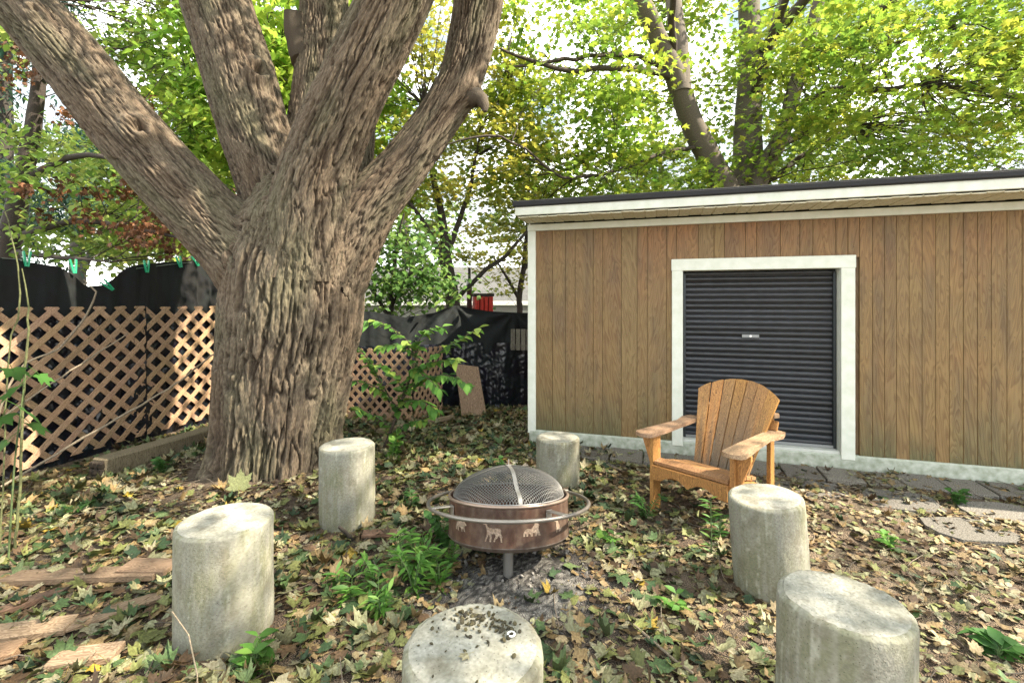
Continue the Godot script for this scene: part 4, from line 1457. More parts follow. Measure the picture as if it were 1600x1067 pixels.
# ---------------------------------------------------------------- concrete stools
func stool(label: String, at: Vector3, r: float, h: float, lean: Vector2, seed_: int, chip: float, rough_top: float) -> Node3D:
	var o := thing("concrete_stool", label, "concrete stool", at, 0.0, "concrete cylinder stools round the fire pit")
	o.rotation = Vector3(lean.x, 0, lean.y)
	var q := noise(1.0, seed_, 4)
	var around := 128
	var w := around + 1
	var side_rows := 44
	var prof := []
	for j in side_rows:
		prof.append(Vector2(r, -0.12 + (h + 0.12 - 0.012) * j / (side_rows - 1.0)))
	for e in [[0.0015, 0.0075], [0.005, 0.0035], [0.0105, 0.001], [0.018, 0.0]]:
		prof.append(Vector2(r - e[0], h - e[1]))
	var part := mb()
	var top := mb()
	for which in 2:
		var pts := PackedVector3Array()
		var cols := PackedColorArray()
		var rows: Array = prof if which == 0 else []
		if which == 1:
			for j in 22:
				rows.append(Vector2((r - 0.018) * (1.0 - j / 21.0), h))
		for p in rows:
			for i in w:
				var a := TAU * (i % around) / around
				var c := cos(a)
				var s := sin(a)
				var rad: float = p.x
				var y: float = p.y
				var edge := exp(-absf(y - h) / 0.008) * exp(-absf(rad - r) / 0.009)
				var bite := q.get_noise_3d(c * r * 38.0, y * 20.0, s * r * 38.0)
				var chunk := maxf(0.0, q.get_noise_3d(c * r * 11.0 + 5.0, 3.0, s * r * 11.0) - 0.1)
				if which == 0:
					rad += 0.004 * q.get_noise_3d(c * 1.1, y * 2.0, s * 1.1) + 0.0016 * q.get_noise_3d(c * r * 60.0, y * 60.0, s * r * 60.0)
					rad -= edge * chip * (0.5 + 0.5 * bite + 2.2 * chunk) * 0.35
				y -= edge * chip * (0.5 + 0.5 * bite + 2.2 * chunk) * 0.5
				if y > h - 0.02:
					y += rough_top * q.get_noise_3d(c * rad * 42.0, 9.0, s * rad * 42.0) + rough_top * 1.6 * q.get_noise_3d(c * rad * 6.0, 2.0, s * rad * 6.0)
				pts.append(Vector3(c * rad, y, s * rad))
				# pale cement, weathered with olive algae and streaks
				var own: float = r if which == 0 else rad
				var t := q.get_noise_3d(c * own * 7.0, y * 3.5, s * own * 7.0)
				var f := q.get_noise_3d(c * own * 26.0, y * 30.0, s * own * 26.0)
				var streak := q.get_noise_3d(c * r * 24.0, y * 1.6, s * r * 24.0 + 7.0)
				var col := mix_c(Color(0.235, 0.23, 0.19), Color(0.32, 0.31, 0.265), 0.5 + 1.2 * t)
				if which == 0:
					col = mix_c(col, Color(0.165, 0.165, 0.1), clampf(0.58 + 1.0 * t + 0.8 * streak - 0.25 * y / h, 0.0, 0.85))
					col = mix_c(col, Color(0.5, 0.495, 0.44), smoothstep(0.25, 0.6, streak + 0.35 * f) * 0.5)
					var band := absf(y - h * 0.66 - 0.01 * q.get_noise_2d(a * 2.0, 3.0))
					col = mix_c(col, Color(0.2, 0.19, 0.14), exp(-band / 0.0025) * 0.3)
				else:
					col = mix_c(col, Color(0.38, 0.37, 0.325), 0.4 + t)
				var stain := q.get_noise_3d(c * own * 7.0 + 13.0, y * 4.0, s * own * 7.0)
				col = mix_c(col, Color(0.13, 0.115, 0.08), smoothstep(0.12, 0.5, stain + 0.3 * f) * 0.55)
				col = mix_c(col, Color(0.16, 0.15, 0.12), smoothstep(0.34, 0.55, -f) * 0.6)
				cols.append(col * 1.12)
		if which == 0:
			grid_round(part, pts, cols, w, rows.size())
		else:
			grid_round(top, pts, cols, w, rows.size())
	obj("side", part.mesh(), M.concrete, o)
	obj("top_face", top.mesh(), M.concrete, o)
	return o


# a closed tube of points; normals to the outside
func grid_round(b: MB, pts: PackedVector3Array, cols: PackedColorArray, w: int, h: int) -> void:
	var around := w - 1
	var first := b.v.size()
	for j in h:
		for i in w:
			var du := pts[j * w + (i + 1) % around] - pts[j * w + (i - 1 + around) % around]
			var dv := pts[mini(j + 1, h - 1) * w + i] - pts[maxi(j - 1, 0) * w + i]
			var nn := dv.cross(du).normalized()
			if nn.length_squared() < 0.5:
				nn = Vector3.UP
			b.vert(pts[j * w + i], nn, cols[j * w + i])
	for j in h - 1:
		for i in around:
			var k := first + j * w + i
			b.face(k, k + 1, k + w)
			b.face(k + 1, k + w + 1, k + w)



func make_stools() -> void:
	stool("tall smooth concrete stool at the left front, pale slanting looking top", Vector3(-1.315, 0, -2.2), 0.2, 0.5, Vector2(0.0, 0.0), 301, 0.014, 0.0012)
	stool("concrete stool close to the right foot of the old tree", Vector3(-1.124, 0, -3.28), 0.182, 0.52, Vector2(0.01, 0.005), 302, 0.012, 0.001)
	stool("short brown stained concrete stool behind the fire pit near the shed", Vector3(0.38, 0, -3.97), 0.178, 0.375, Vector2(0, 0), 303, 0.012, 0.001)
	stool("leaning concrete stool in front of the wooden chair", Vector3(1.36, 0, -2.51), 0.18, 0.485, Vector2(0.01, 0.075), 304, 0.016, 0.001)
	stool("broad rough topped concrete stool at the right front with a chipped rim", Vector3(1.078, 0, -1.57), 0.19, 0.522, Vector2(0.0, -0.015), 305, 0.03, 0.004)
	var near := stool("nearest concrete stool at the bottom edge, its top strewn with dark moss crumbs", Vector3(-0.105, 0, -1.3), 0.19, 0.57, Vector2(0, 0), 306, 0.026, 0.003)
	# crumbs of moss on the nearest one
	var where := []
	var cols := PackedColorArray()
	for k in 130:
		var a := rr(0, TAU)
		var rad := sqrt(rr(0, 1)) * 0.16
		var p := Vector3(cos(a) * rad, 0.57, sin(a) * rad)
		if k < 70:
			p = Vector3(0.0 + rng.randfn() * 0.035, 0.57, -0.105 + rng.randfn() * 0.03)
		if k >= 70 and k < 100:
			p = Vector3(0.085 + rng.randfn() * 0.016, 0.57, -0.05 + rng.randfn() * 0.025)
		if Vector2(p.x, p.z).length() > 0.17:
			continue
		where.append(Transform3D(turn_basis(1.0, rr(0.003, 0.008)), p + Vector3.UP * 0.004))
		cols.append(mix_c(Color(0.035, 0.028, 0.015), Color(0.12, 0.1, 0.04), rr(0, 1)))
	var crumb := mb()
	crumb.lathe([Vector2(0, -0.4), Vector2(0.8, -0.2), Vector2(1.0, 0.05), Vector2(0.5, 0.4), Vector2(0, 0.45)], 6)
	many("moss_crumb", crumb.mesh(), M.plain, where, cols, near)
	var b := mb(Color(0.75, 0.76, 0.74))
	var pts := PackedVector3Array()
	var rad := PackedFloat32Array()
	for k in 19:
		pts.append(Vector3(cos(TAU * k / 18.0) * 0.0095, 0, sin(TAU * k / 18.0) * 0.0095))
		rad.append(0.0028)
	b.tube(pts, rad, 6, false)
	var ring := obj("plastic_ring", b.mesh(), M.clip_plastic)
	ring.position = Vector3(-0.002, 0.577, -1.33)
	tag(ring, "tiny white plastic ring lying on the nearest concrete stool", "ring")


# ---------------------------------------------------------------- fire pit
func animal(kind: int) -> PackedVector2Array:
	var s: Array
	if kind == 0:   # a bear on all fours
		s = [[-5, 1], [-4.6, 2.4], [-3.4, 3.3], [-1.5, 3.5], [0.4, 3.9], [2, 3.6], [3, 3.9], [3.5, 4.5], [4, 3.9], [4.8, 3.2], [5.8, 2.4], [5.7, 1.8], [4.4, 1.5], [3.8, 0.6], [4.3, -1.2], [4.9, -2.2], [3.6, -2.2], [3, -0.9], [2.3, 0.1], [1.7, -1.8], [2.2, -2.6], [0.9, -2.6], [0.8, -0.6], [-1, -0.1], [-2.2, -0.3], [-2.4, -1.6], [-1.7, -2.5], [-3.1, -2.5], [-3.7, -1], [-4, 0], [-4.7, -1.4], [-4.2, -2.2], [-5.5, -2.2], [-5.6, -0.5]]
	elif kind == 1:   # a doe looking back over the grass
		s = [[-6, 4.3], [-5.4, 5.2], [-5, 6.6], [-4.6, 5.4], [-3.9, 6.4], [-4, 5], [-3.6, 3.4], [-2.6, 2.2], [0, 2], [2.6, 2.2], [3.9, 1.7], [4.6, 0.6], [4.1, 0.9], [4.1, -0.6], [5, -2.2], [4.6, -3.2], [4.9, -4.9], [4, -4.9], [3.9, -3.1], [3, -1.3], [2.2, -2.8], [1.2, -3.6], [0.7, -4.8], [-0.1, -4.7], [0.6, -3], [1.3, -1.6], [0.5, -0.7], [-1.2, -0.9], [-1, -2.6], [-1.3, -4.9], [-2.2, -4.9], [-2, -2.8], [-2.5, -1], [-3.3, -2.6], [-4.2, -4.9], [-5, -4.8], [-4.1, -2.4], [-3.7, 0], [-4.1, 2], [-4.7, 3.6], [-5.9, 3.7]]
	elif kind == 2:   # two cubs side by side, one raised
		s = [[-5.5, -2.4], [-5.3, -0.4], [-4.2, 1.2], [-2.6, 1.8], [-1, 1.4], [0.4, 2.4], [1.4, 3.6], [1.8, 5], [2.6, 4.5], [3.5, 5], [3.9, 4], [4.9, 3.2], [4.3, 2.6], [4, 1.2], [4.6, 0], [5.2, -1.8], [5.7, -2.6], [4.2, -2.6], [3.6, -1.2], [2.8, -2.6], [1.4, -2.6], [1.8, -1.2], [0.7, -0.4], [0.2, -1.6], [0.6, -2.6], [-0.9, -2.6], [-1.2, -1.2], [-2.2, -0.9], [-2.6, -2.4], [-3.9, -2.4], [-3.6, -1.2], [-4.2, -0.8], [-4.3, -2.4]]
	else:   # a wolf sitting
		s = [[-3, 4], [-2.2, 4.6], [-1.9, 5.6], [-1.2, 4.8], [-0.5, 5.4], [-0.4, 4], [0.5, 2.4], [1.7, 0.6], [2.4, -1.2], [3.6, -1.6], [4.2, -0.6], [4.6, -1.4], [3.8, -2.6], [2.2, -3], [0.8, -3], [0.9, -2.2], [-0.2, -1.4], [-0.5, -3], [-1.7, -3], [-1.4, -1], [-1.6, 1.2], [-1.8, 2.8], [-3, 3.2]]
	var o := PackedVector2Array()
	for p in s:
		o.append(Vector2(p[0], p[1]) * [0.0078, 0.0094, 0.0088, 0.009][kind])
	return o


func make_fire_pit() -> void:
	var pit := thing("fire_pit", "round rusty steel fire pit with animal cutouts and a domed mesh lid", "fire pit", Vector3(-0.02, 0, -2.8))
	var t := Transform3D(Basis(Vector3.RIGHT, deg_to_rad(-11.0)), Vector3(0, 0.373, 0))
	var r := 0.343
	var place := func(o: Node3D) -> void: o.transform = t
	var b := mb(Color(0.125, 0.088, 0.064))
	b.lathe([Vector2(r - 0.006, -0.2), Vector2(r, -0.2), Vector2(r, -0.004), Vector2(r - 0.006, -0.004), Vector2(r - 0.006, -0.2)], 96)
	for i in b.v.size():
		var p := b.v[i]
		var a := atan2(p.x, p.z)
		var k := patches.get_noise_3d(p.x * 5.0, p.y * 3.0, p.z * 5.0)
		b.c[i] = mix_c(b.c[i], Color(0.15, 0.075, 0.042), clampf(0.1 - a * 0.35 + k * 1.5, 0.0, 0.9))
	place.call(obj("wall_band", b.mesh(), M.rust, pit))
	b = mb(Color(0.16, 0.14, 0.12))
	b.lathe([Vector2(0.0, -0.255), Vector2(0.16, -0.25), Vector2(0.27, -0.236), Vector2(r - 0.02, -0.222), Vector2(r + 0.004, -0.2), Vector2(r + 0.004, -0.194), Vector2(r - 0.022, -0.212), Vector2(0.0, -0.245)], 96)
	place.call(obj("bowl", b.mesh(), M.rust, pit))
	# rim and carrying ring
	for e in [["rim", r, 0.0, 0.0085, Color(0.33, 0.25, 0.2)], ["handle_ring", 0.462, -0.04, 0.0105, Color(0.25, 0.225, 0.2)]]:
		b = mb(e[4])
		var pts := PackedVector3Array()
		var rad := PackedFloat32Array()
		for k in 97:
			var a := TAU * k / 96.0
			pts.append(Vector3(sin(a) * e[1], e[2], cos(a) * e[1]))
			rad.append(e[3])
		b.tube(pts, rad, 10, false)
		place.call(obj(e[0], b.mesh(), M.steel, pit))
	for a in [38.0, -62.0, 128.0, 218.0]:
		var g := deg_to_rad(a)
		b = mb(Color(0.36, 0.33, 0.3))
		b.box(Vector3(sin(g), 0, cos(g)) * 0.408 + Vector3(0, -0.03, 0), Vector3(0.036, 0.007, 0.125), 0.002, Basis(Vector3.UP, g))
		b.box(Vector3(sin(g), 0, cos(g)) * 0.349 + Vector3(0, -0.05, 0), Vector3(0.036, 0.05, 0.006), 0.002, Basis(Vector3.UP, g))
		place.call(obj("bracket", b.mesh(), M.steel, pit))
	# the animals cut into the band, showing the pale screen behind
	var turns := [-47.0, -12.5, 21.0, 50.0, 85.0, 120.0, 155.0, 190.0, 225.0, 260.0]
	for k in turns.size():
		var shape := animal(k % 4)
		var idx := Geometry2D.triangulate_polygon(shape)
		b = mb(Color(0.62, 0.47, 0.36))
		for i in shape.size():
			var g := deg_to_rad(turns[k]) + shape[i].x / r
			var d := Vector3(sin(g), 0, cos(g))
			b.vert(d * (r + 0.0022) + Vector3(0, shape[i].y - 0.12, 0), d, mix_c(Color(0.33, 0.22, 0.15), Color(0.52, 0.4, 0.3), 0.5 + patches.get_noise_2d(shape[i].x * 90.0, shape[i].y * 90.0)))
		for i in range(0, idx.size(), 3):
			b.face(idx[i], idx[i + 1], idx[i + 2])
		place.call(obj("animal_cutout", b.mesh(), M.plain, pit))
	# legs
	for e in [[0.0, 0.235, 0.19], [120.0, 0.26, 0.11], [240.0, 0.26, 0.11]]:
		var g := deg_to_rad(e[0])
		b = mb(Color(0.25, 0.24, 0.23))
		b.rod(Vector3(sin(g) * e[1], e[2], cos(g) * e[1]), Vector3(sin(g) * (e[1] + 0.015), -0.08, cos(g) * (e[1] + 0.015)), 0.027, 0.027, 18)
		obj("leg", b.mesh(), M.steel, pit)
	# the domed spark screen
	var dome := Node3D.new()
	dome.name = "spark_screen"
	pit.add_child(dome, true)
	dome.transform = t
	var dr := 0.318
	var dh := 0.155
	var height := func(x: float, z: float) -> float:
		var q := clampf(1.0 - (x * x + z * z) / (dr * dr), 0.0, 1.0)
		var y := dh * pow(q, 0.5)
		y -= 0.055 * exp(-((x + 0.03) * (x + 0.03) / 0.03 + (z - 0.23) * (z - 0.23) / 0.006))
		y -= 0.02 * exp(-((x + 0.2) * (x + 0.2) + z * z) / 0.012)
		return y
	var wires := mb(Color(0.15, 0.147, 0.14))
	for s in [-1.0, 1.0]:
		for k in 52:
			var off := (k - 25.5) / 26.0 * dr * 0.995
			var half := sqrt(maxf(dr * dr - off * off, 0.0))
			if half < 0.03:
				continue
			var pts := PackedVector3Array()
			var rad := PackedFloat32Array()
			for i in 19:
				var u := -cos(PI * i / 18.0) * half
				var x: float = (off + u * s) * 0.7071
				var z: float = (u - off * s) * 0.7071
				var y: float = height.call(x, z)
				pts.append(Vector3(x, y + s * 0.001, z))
				rad.append(0.0022)
			wires.tube(pts, rad, 4, false)
	var mesh_part := obj("wire_mesh", wires.mesh(), M.wire, dome)
	mesh_part.set_meta("kind", "stuff")
	for a in [12.0, 100.0]:
		b = mb(Color(0.3, 0.285, 0.265))
		var g := deg_to_rad(a)
		var d := Vector3(sin(g), 0, cos(g))
		var c := Vector3(cos(g), 0, -sin(g))
		var last := []
		for i in 29:
			var u := -cos(PI * i / 28.0) * dr
			var p := d * u
			p.y = height.call(p.x, p.z) + 0.0045
			if last.size():
				b.poly([last[0] - c * 0.011, last[0] + c * 0.011, p + c * 0.011, p - c * 0.011], Vector3.UP + d * u)
			last = [p]
		obj("strap", b.mesh(), M.steel, dome)
	b = mb(Color(0.3, 0.29, 0.28))
	var pts := PackedVector3Array()
	var rad := PackedFloat32Array()
	for k in 65:
		pts.append(Vector3(sin(TAU * k / 64.0) * dr, 0.004, cos(TAU * k / 64.0) * dr))
		rad.append(0.005)
	b.tube(pts, rad, 6, false)
	obj("hoop", b.mesh(), M.steel, dome)
	b = mb(Color(0.3, 0.28, 0.26))
	b.rod(Vector3(0, dh - 0.005, 0), Vector3(0, dh + 0.042, 0.004), 0.004, 0.0035, 8)
	b.box(Vector3(0, dh + 0.006, 0), Vector3(0.03, 0.006, 0.03), 0.002)
	obj("knob", b.mesh(), M.steel, dome)


# ---------------------------------------------------------------- chair
func plank(called: String, parent: Node3D, outline: Array, thick: float, t: Transform3D, c: Color, soft := 0.0) -> void:
	var o := PackedVector2Array()
	for p in outline:
		o.append(Vector2(p[0], p[1]))
	var l := rr(0.88, 1.1)
	var b := mb(Color(c.r * l, c.g * l * rr(0.96, 1.03), c.b * l))
	b.prism(o, thick, Transform3D.IDENTITY)
	# lichen and rot where the back meets the seat
	for i in b.v.size():
		b.c[i] = mix_c(b.c[i], Color(0.13, 0.115, 0.085), soft * (1.0 - smoothstep(0.02, 0.14, b.v[i].y)))
	var part := obj(called, b.mesh(), M["cedar%d" % rng.randi_range(0, 3)], parent)
	part.transform = t


func arc_points(cx: float, cy: float, r: float, a0: float, a1: float, n: int) -> Array:
	var out := []
	for k in n + 1:
		var a := deg_to_rad(lerpf(a0, a1, float(k) / n))
		out.append([cx + r * cos(a), cy + r * sin(a)])
	return out


func make_chair() -> void:
	var ch := thing("garden_chair", "weathered orange cedar slatted garden chair with broad flat arms before the roller door", "chair", Vector3(1.225, 0, -3.255), deg_to_rad(-48.0))
	var wood := Color(0.55, 0.28, 0.085)
	var worn := Color(0.45, 0.31, 0.2)
	var up := Basis.IDENTITY
	# the planes: side boards lie across x, flat boards across y, front boards across z
	var side := Basis(Vector3(0, 0, 1), Vector3(0, 1, 0), Vector3(-1, 0, 0))
	var flat := Basis(Vector3(1, 0, 0), Vector3(0, 0, 1), Vector3(0, -1, 0))
	for s in [-1.0, 1.0]:
		plank("front_leg", ch, [[-0.05, -0.03], [0.045, -0.03], [0.045, 0.535], [-0.05, 0.535]], 0.028, Transform3D(side, Vector3(s * 0.285, 0, 0)), wood)
		plank("rear_leg", ch, [[-0.035, -0.03], [0.035, -0.03], [0.035, 0.64], [-0.035, 0.64]], 0.028, Transform3D(side, Vector3(s * 0.245, 0, -0.7)), wood)
		plank("side_rail", ch, [[0.03, 0.24], [0.03, 0.345], [-0.42, 0.235], [-0.78, 0.06], [-0.78, 0.0], [-0.66, 0.0], [-0.4, 0.11]], 0.028, Transform3D(side, Vector3(s * 0.225, 0, 0)), wood)
		# arm: broad and rounded in front, tapered and swept behind
		var arm := [[-0.055, 0.1], [-0.03, 0.125], [0.02, 0.135], [0.07, 0.115], [0.085, 0.08], [0.08, 0.0], [0.06, -0.2], [0.045, -0.42], [0.08, -0.56], [0.06, -0.66], [-0.005, -0.68], [-0.045, -0.62], [-0.05, -0.4], [-0.058, -0.1]]
		var mir := []
		for p in arm:
			mir.append([p[0] * s, p[1]])
		plank("arm", ch, mir, 0.026, Transform3D(flat, Vector3(s * 0.3, 0.549, 0)), worn)
		plank("arm_bracket", ch, [[0, 0.535], [0, 0.32], [s * 0.018, 0.32], [s * 0.085, 0.5], [s * 0.085, 0.535]], 0.026, Transform3D(up, Vector3(s * 0.3, 0, -0.005)), wood)
	# seat slats, following the dipping rails
	for k in 6:
		var z := 0.012 - k * 0.083
		var y := 0.359 - 0.24 * maxf(0.0, -z) - (0.004 if k == 0 else 0.0)
		plank("seat_slat", ch, [[-0.262 if k < 1 else -0.243, -0.036], [0.262 if k < 1 else 0.243, -0.036], [0.262 if k < 1 else 0.243, 0.036], [-0.262 if k < 1 else -0.243, 0.036]], 0.022, Transform3D(Basis(Vector3.RIGHT, -0.24 if k else 0.12) * flat, Vector3(0, y, z)), mix_c(wood, worn, rr(0, 0.5)))
	# front apron with its double scallop
	var ap := [[-0.268, 0.335], [-0.268, 0.235]]
	for k in 13:
		var x := -0.2 + 0.4 * k / 12.0
		ap.append([x, 0.238 + 0.045 * absf(sin(PI * (x + 0.2) / 0.2)) * (1.0 if absf(x) > 0.012 else 0.0)])
	ap += [[0.268, 0.235], [0.268, 0.335]]
	plank("apron", ch, ap, 0.024, Transform3D(up, Vector3(0, 0, 0.06)), wood)
	# fan of back slats, leaning back
	var lean := Transform3D(Basis(Vector3.RIGHT, deg_to_rad(-30.0)), Vector3(0.01, 0.215, -0.4))
	for k in 7:
		var u := (k - 3) / 3.0
		var bx := u * 0.168
		var tx := u * 0.265
		var wb := 0.025
		var wt := 0.0405
		var top := func(x: float) -> float: return 0.765 - 0.13 * pow(absf(x) / 0.3, 2.2)
		var o := [[lerpf(bx, tx, 0.2) - 0.028, 0.15], [lerpf(bx, tx, 0.05) - wb, 0.03], [bx - wb, -0.06], [bx + wb, -0.06], [lerpf(bx, tx, 0.05) + wb, 0.03], [lerpf(bx, tx, 0.2) + 0.028, 0.15], [tx + wt, top.call(tx + wt)], [tx, top.call(tx) + 0.002], [tx - wt, top.call(tx - wt)]]
		plank("back_slat", ch, o, 0.02, lean * Transform3D(Basis(Vector3.UP, -u * 0.1), Vector3(0, 0, 0.014 * u * u)), mix_c(Color(0.62, 0.31, 0.08), Color(0.4, 0.26, 0.125), rr(0.0, 0.55)), 1.0)
		var part: MeshInstance3D = ch.get_child(ch.get_child_count() - 1)
		for h in [0.62, 0.3, 0.03]:
			var peg := mb(Color(0.05, 0.035, 0.025))
			peg.rod(Vector3(lerpf(bx, tx, h / 0.765), h, 0.0), Vector3(lerpf(bx, tx, h / 0.765), h, 0.0115), 0.004, 0.004, 8)
			var sc := obj("screw", peg.mesh(), M.steel, part)
	plank("back_rail", ch, [[-0.3, 0.0], [0.3, 0.0], [0.3, 0.07], [0.22, 0.075], [-0.22, 0.075], [-0.3, 0.07]], 0.026, lean * Transform3D(up, Vector3(0, 0.42, -0.032)), wood)
	plank("back_rail", ch, [[-0.2, 0.0], [0.2, 0.0], [0.2, 0.07], [-0.2, 0.07]], 0.026, lean * Transform3D(up, Vector3(0, 0.0, -0.032)), wood)
	plank("arm_rail", ch, [[-0.28, -0.04], [0.28, -0.04], [0.3, 0.0], [0.28, 0.04], [-0.28, 0.04], [-0.3, 0.0]], 0.026, Transform3D(flat, Vector3(0, 0.655, -0.72)), worn)


# ---------------------------------------------------------------- timber and boards on the ground
func make_timber() -> void:
	var o := thing("landscape_timber", "mossy square landscape timber lying between the left lattice and the old tree", "timber", Vector3(-3.45, 0.085, -4.0), deg_to_rad(73.0))
	var b := mb(Color(0.25, 0.215, 0.14))
	var lng := 1.75
	var pts := []
	for k in 18:
		var x := lng * k / 17.0
		pts.append(x)
	b.box(Vector3(lng / 2, 0, 0), Vector3(lng, 0.2, 0.16), 0.012)
	obj("beam", b.mesh(), M.old_board2, o)
	# its near end is rotted
	for k in 9:
		b = mb(Color(0.05, 0.038, 0.025))
		b.box(Vector3(-0.01, -0.06 + (k % 3) * 0.055, -0.05 + int(k / 3.0) * 0.05), Vector3(rr(0.03, 0.1), 0.052, 0.046), 0.012, Basis(Vector3.BACK, rr(-0.2, 0.2)))
		obj("rotten_end", b.mesh(), M.old_board3, o)
	var specs := [
		["long brown board lying flat at the left edge", Vector3(-2.36, 0.035, -2.56), 0.95, 0.11, 0.035, 0.02, Color(0.24, 0.175, 0.115)],
		["end piece of brown board crossing the tip of the long one", Vector3(-1.97, 0.06, -2.6), 0.27, 0.13, 0.03, -0.04, Color(0.25, 0.175, 0.115)],
		["sunlit tan board corner at the lower left edge", Vector3(-2.17, 0.03, -2.13), 0.36, 0.11, 0.03, 0.25, Color(0.36, 0.27, 0.18)],
		["small tan board stub below the sunlit board corner", Vector3(-2.2, 0.03, -1.97), 0.28, 0.1, 0.04, 0.35, Color(0.38, 0.25, 0.15)],
		["short pale split board at the bottom left among orange leaves", Vector3(-1.76, 0.03, -1.98), 0.24, 0.1, 0.03, 0.2, Color(0.38, 0.28, 0.19)],
		["flat grey brown board slanting towards the left stool", Vector3(-1.88, 0.028, -2.28), 0.36, 0.09, 0.018, 0.75, Color(0.36, 0.26, 0.17)],
		["dark narrow board stub under the left end of the long board", Vector3(-2.38, 0.02, -2.4), 0.28, 0.06, 0.03, 0.95, Color(0.16, 0.1, 0.07)],
		["thin pole lying before the narrow lattice on the right", Vector3(-1.12, 0.04, -5.6), 1.0, 0.06, 0.05, 0.65, Color(0.3, 0.24, 0.16)],
		["reddish board scrap beside the stool at the tree's foot", Vector3(-0.83, 0.03, -3.02), 0.22, 0.08, 0.02, 0.1, Color(0.28, 0.17, 0.11)],
	]
	for e in specs:
		b = mb()
		b.col = e[6]
		b.box(Vector3.ZERO, Vector3(e[4], e[2], e[3]), 0.004)
		var m := obj("wood_scrap", b.mesh(), M["old_board%d" % rng.randi_range(0, 3)])
		m.basis = Basis(Vector3.UP, e[5]) * Basis(Vector3.RIGHT, rr(-0.03, 0.03)) * Basis(Vector3.BACK, PI / 2 + rr(-0.03, 0.03))
		m.position = e[1] + Vector3.UP * gh(e[1].x, e[1].z)
		tag(m, e[0], "board", "boards lying in the litter")
	# dead canes against the lattice and a long one up to the trunk
	var canes := [
		["long pale dead cane sloping from the lower left up to the old tree", [-3.84, 0.1, -3.6, 0.01, -3.57, 0.36, -4.0, 0.011, -3.05, 0.72, -4.25, 0.009, -2.51, 1.04, -4.0, 0.007, -2.1, 1.2, -3.72, 0.005]],
		["forked grey bramble cane arching before the left lattice", [-3.58, 1.68, -4.0, 0.004, -3.47, 1.58, -4.0, 0.007, -3.55, 1.39, -4.0, 0.008, -3.69, 1.11, -3.9, 0.008, -3.85, 0.91, -3.7, 0.008, -3.95, 0.0, -3.5, 0.009]],
		["second bramble cane lower across the left lattice", [-3.36, 1.22, -4.2, 0.005, -3.61, 1.01, -4.1, 0.007, -3.75, 0.78, -3.8, 0.007, -3.92, 0.5, -3.5, 0.008]],
		["tallest green plant stalk at the left edge", [-2.99, 0.0, -2.8, 0.005, -2.94, 1.16, -2.8, 0.0045, -2.87, 1.54, -2.8, 0.005, -2.96, 2.02, -2.8, 0.003]],
		["middle green plant stalk at the left edge, bent over", [-2.9, 0.0, -2.8, 0.008, -2.84, 1.16, -2.8, 0.007, -2.82, 1.46, -2.8, 0.005, -2.86, 1.69, -2.8, 0.003]],
		["pale dry twig leaning on the foot of the left front stool", [-1.42, 0.2, -2.0, 0.003, -1.3, 0.16, -1.93, 0.003, -1.22, 0.06, -1.86, 0.003, -1.18, 0.0, -1.8, 0.003]],
		["fallen stick lying to the right of the ash heap", [0.55, 0.03, -2.2, 0.006, 0.62, 0.03, -2.05, 0.006, 0.72, 0.03, -1.9, 0.005]],
		["dark stick standing at the foot of the stool by the tree", [-1.0, 0.0, -3.0, 0.012, -1.03, 0.06, -2.97, 0.012, -1.06, 0.12, -2.95, 0.01]],
	]
	for e in canes:
		b = mb(Color(0.16, 0.17, 0.07) if "green" in e[0] else Color(0.07, 0.055, 0.045) if "dark" in e[0] else Color(0.33, 0.27, 0.19))
		limb_tube(b, path_of(e[1]), 6, 0.08, 0.003)
		var m := obj("cane", b.mesh(), M.branch)
		tag(m, e[0], "stick", "canes and sticks")


# ---------------------------------------------------------------- living plants
func leaf_part(parent: Node3D, m: Mesh, c: Color, t: Transform3D) -> void:
	var o := obj("leaf", m, tinted(M.leaf, c), parent)
	o.transform = t


var tints := {}


func tinted(base: StandardMaterial3D, c: Color) -> StandardMaterial3D:
	var key := "%s %d %d %d" % [base.resource_name, int(c.r * 40.0), int(c.g * 40.0), int(c.b * 40.0)]
	if not tints.has(key):
		var m: StandardMaterial3D = base.duplicate()
		m.albedo_color = Color(c.r, c.g, c.b).linear_to_srgb()
		tints[key] = m
	return tints[key]


# leaves set along a stem, turning to both sides and drooping
func leafy_stem(root: Node3D, b: MB, list: Array, gap: float, from: float, size_lo: float, size_hi: float, meshes: Array, pal: Array, droop: float) -> void:
	var s := limb_tube(b, list, 6, gap, 0.0)
	var n := s.size()
	for i in range(int(n * from), n):
		for side in [-1.0, 1.0]:
			if rr(0, 1) < 0.12:
				continue
			var p: Vector3 = s[i][0]
			var d: Vector3 = (s[mini(i + 1, n - 1)][0] - s[maxi(i - 1, 0)][0]).normalized()
			var out: Vector3 = (d.cross(Vector3.UP).normalized() * side + d * rr(0.3, 0.9) + Vector3.UP * rr(-droop, 0.1)).normalized()
			var bs := Basis.looking_at(out, Vector3.UP + Vector3(rr(-0.5, 0.5), 0, rr(-0.5, 0.5)))
			var c: Color = pal[rng.randi_range(0, pal.size() - 1)]
			leaf_part(root, meshes[rng.randi_range(0, meshes.size() - 1)], c, Transform3D(bs.scaled_local(Vector3.ONE * rr(size_lo, size_hi)), p))


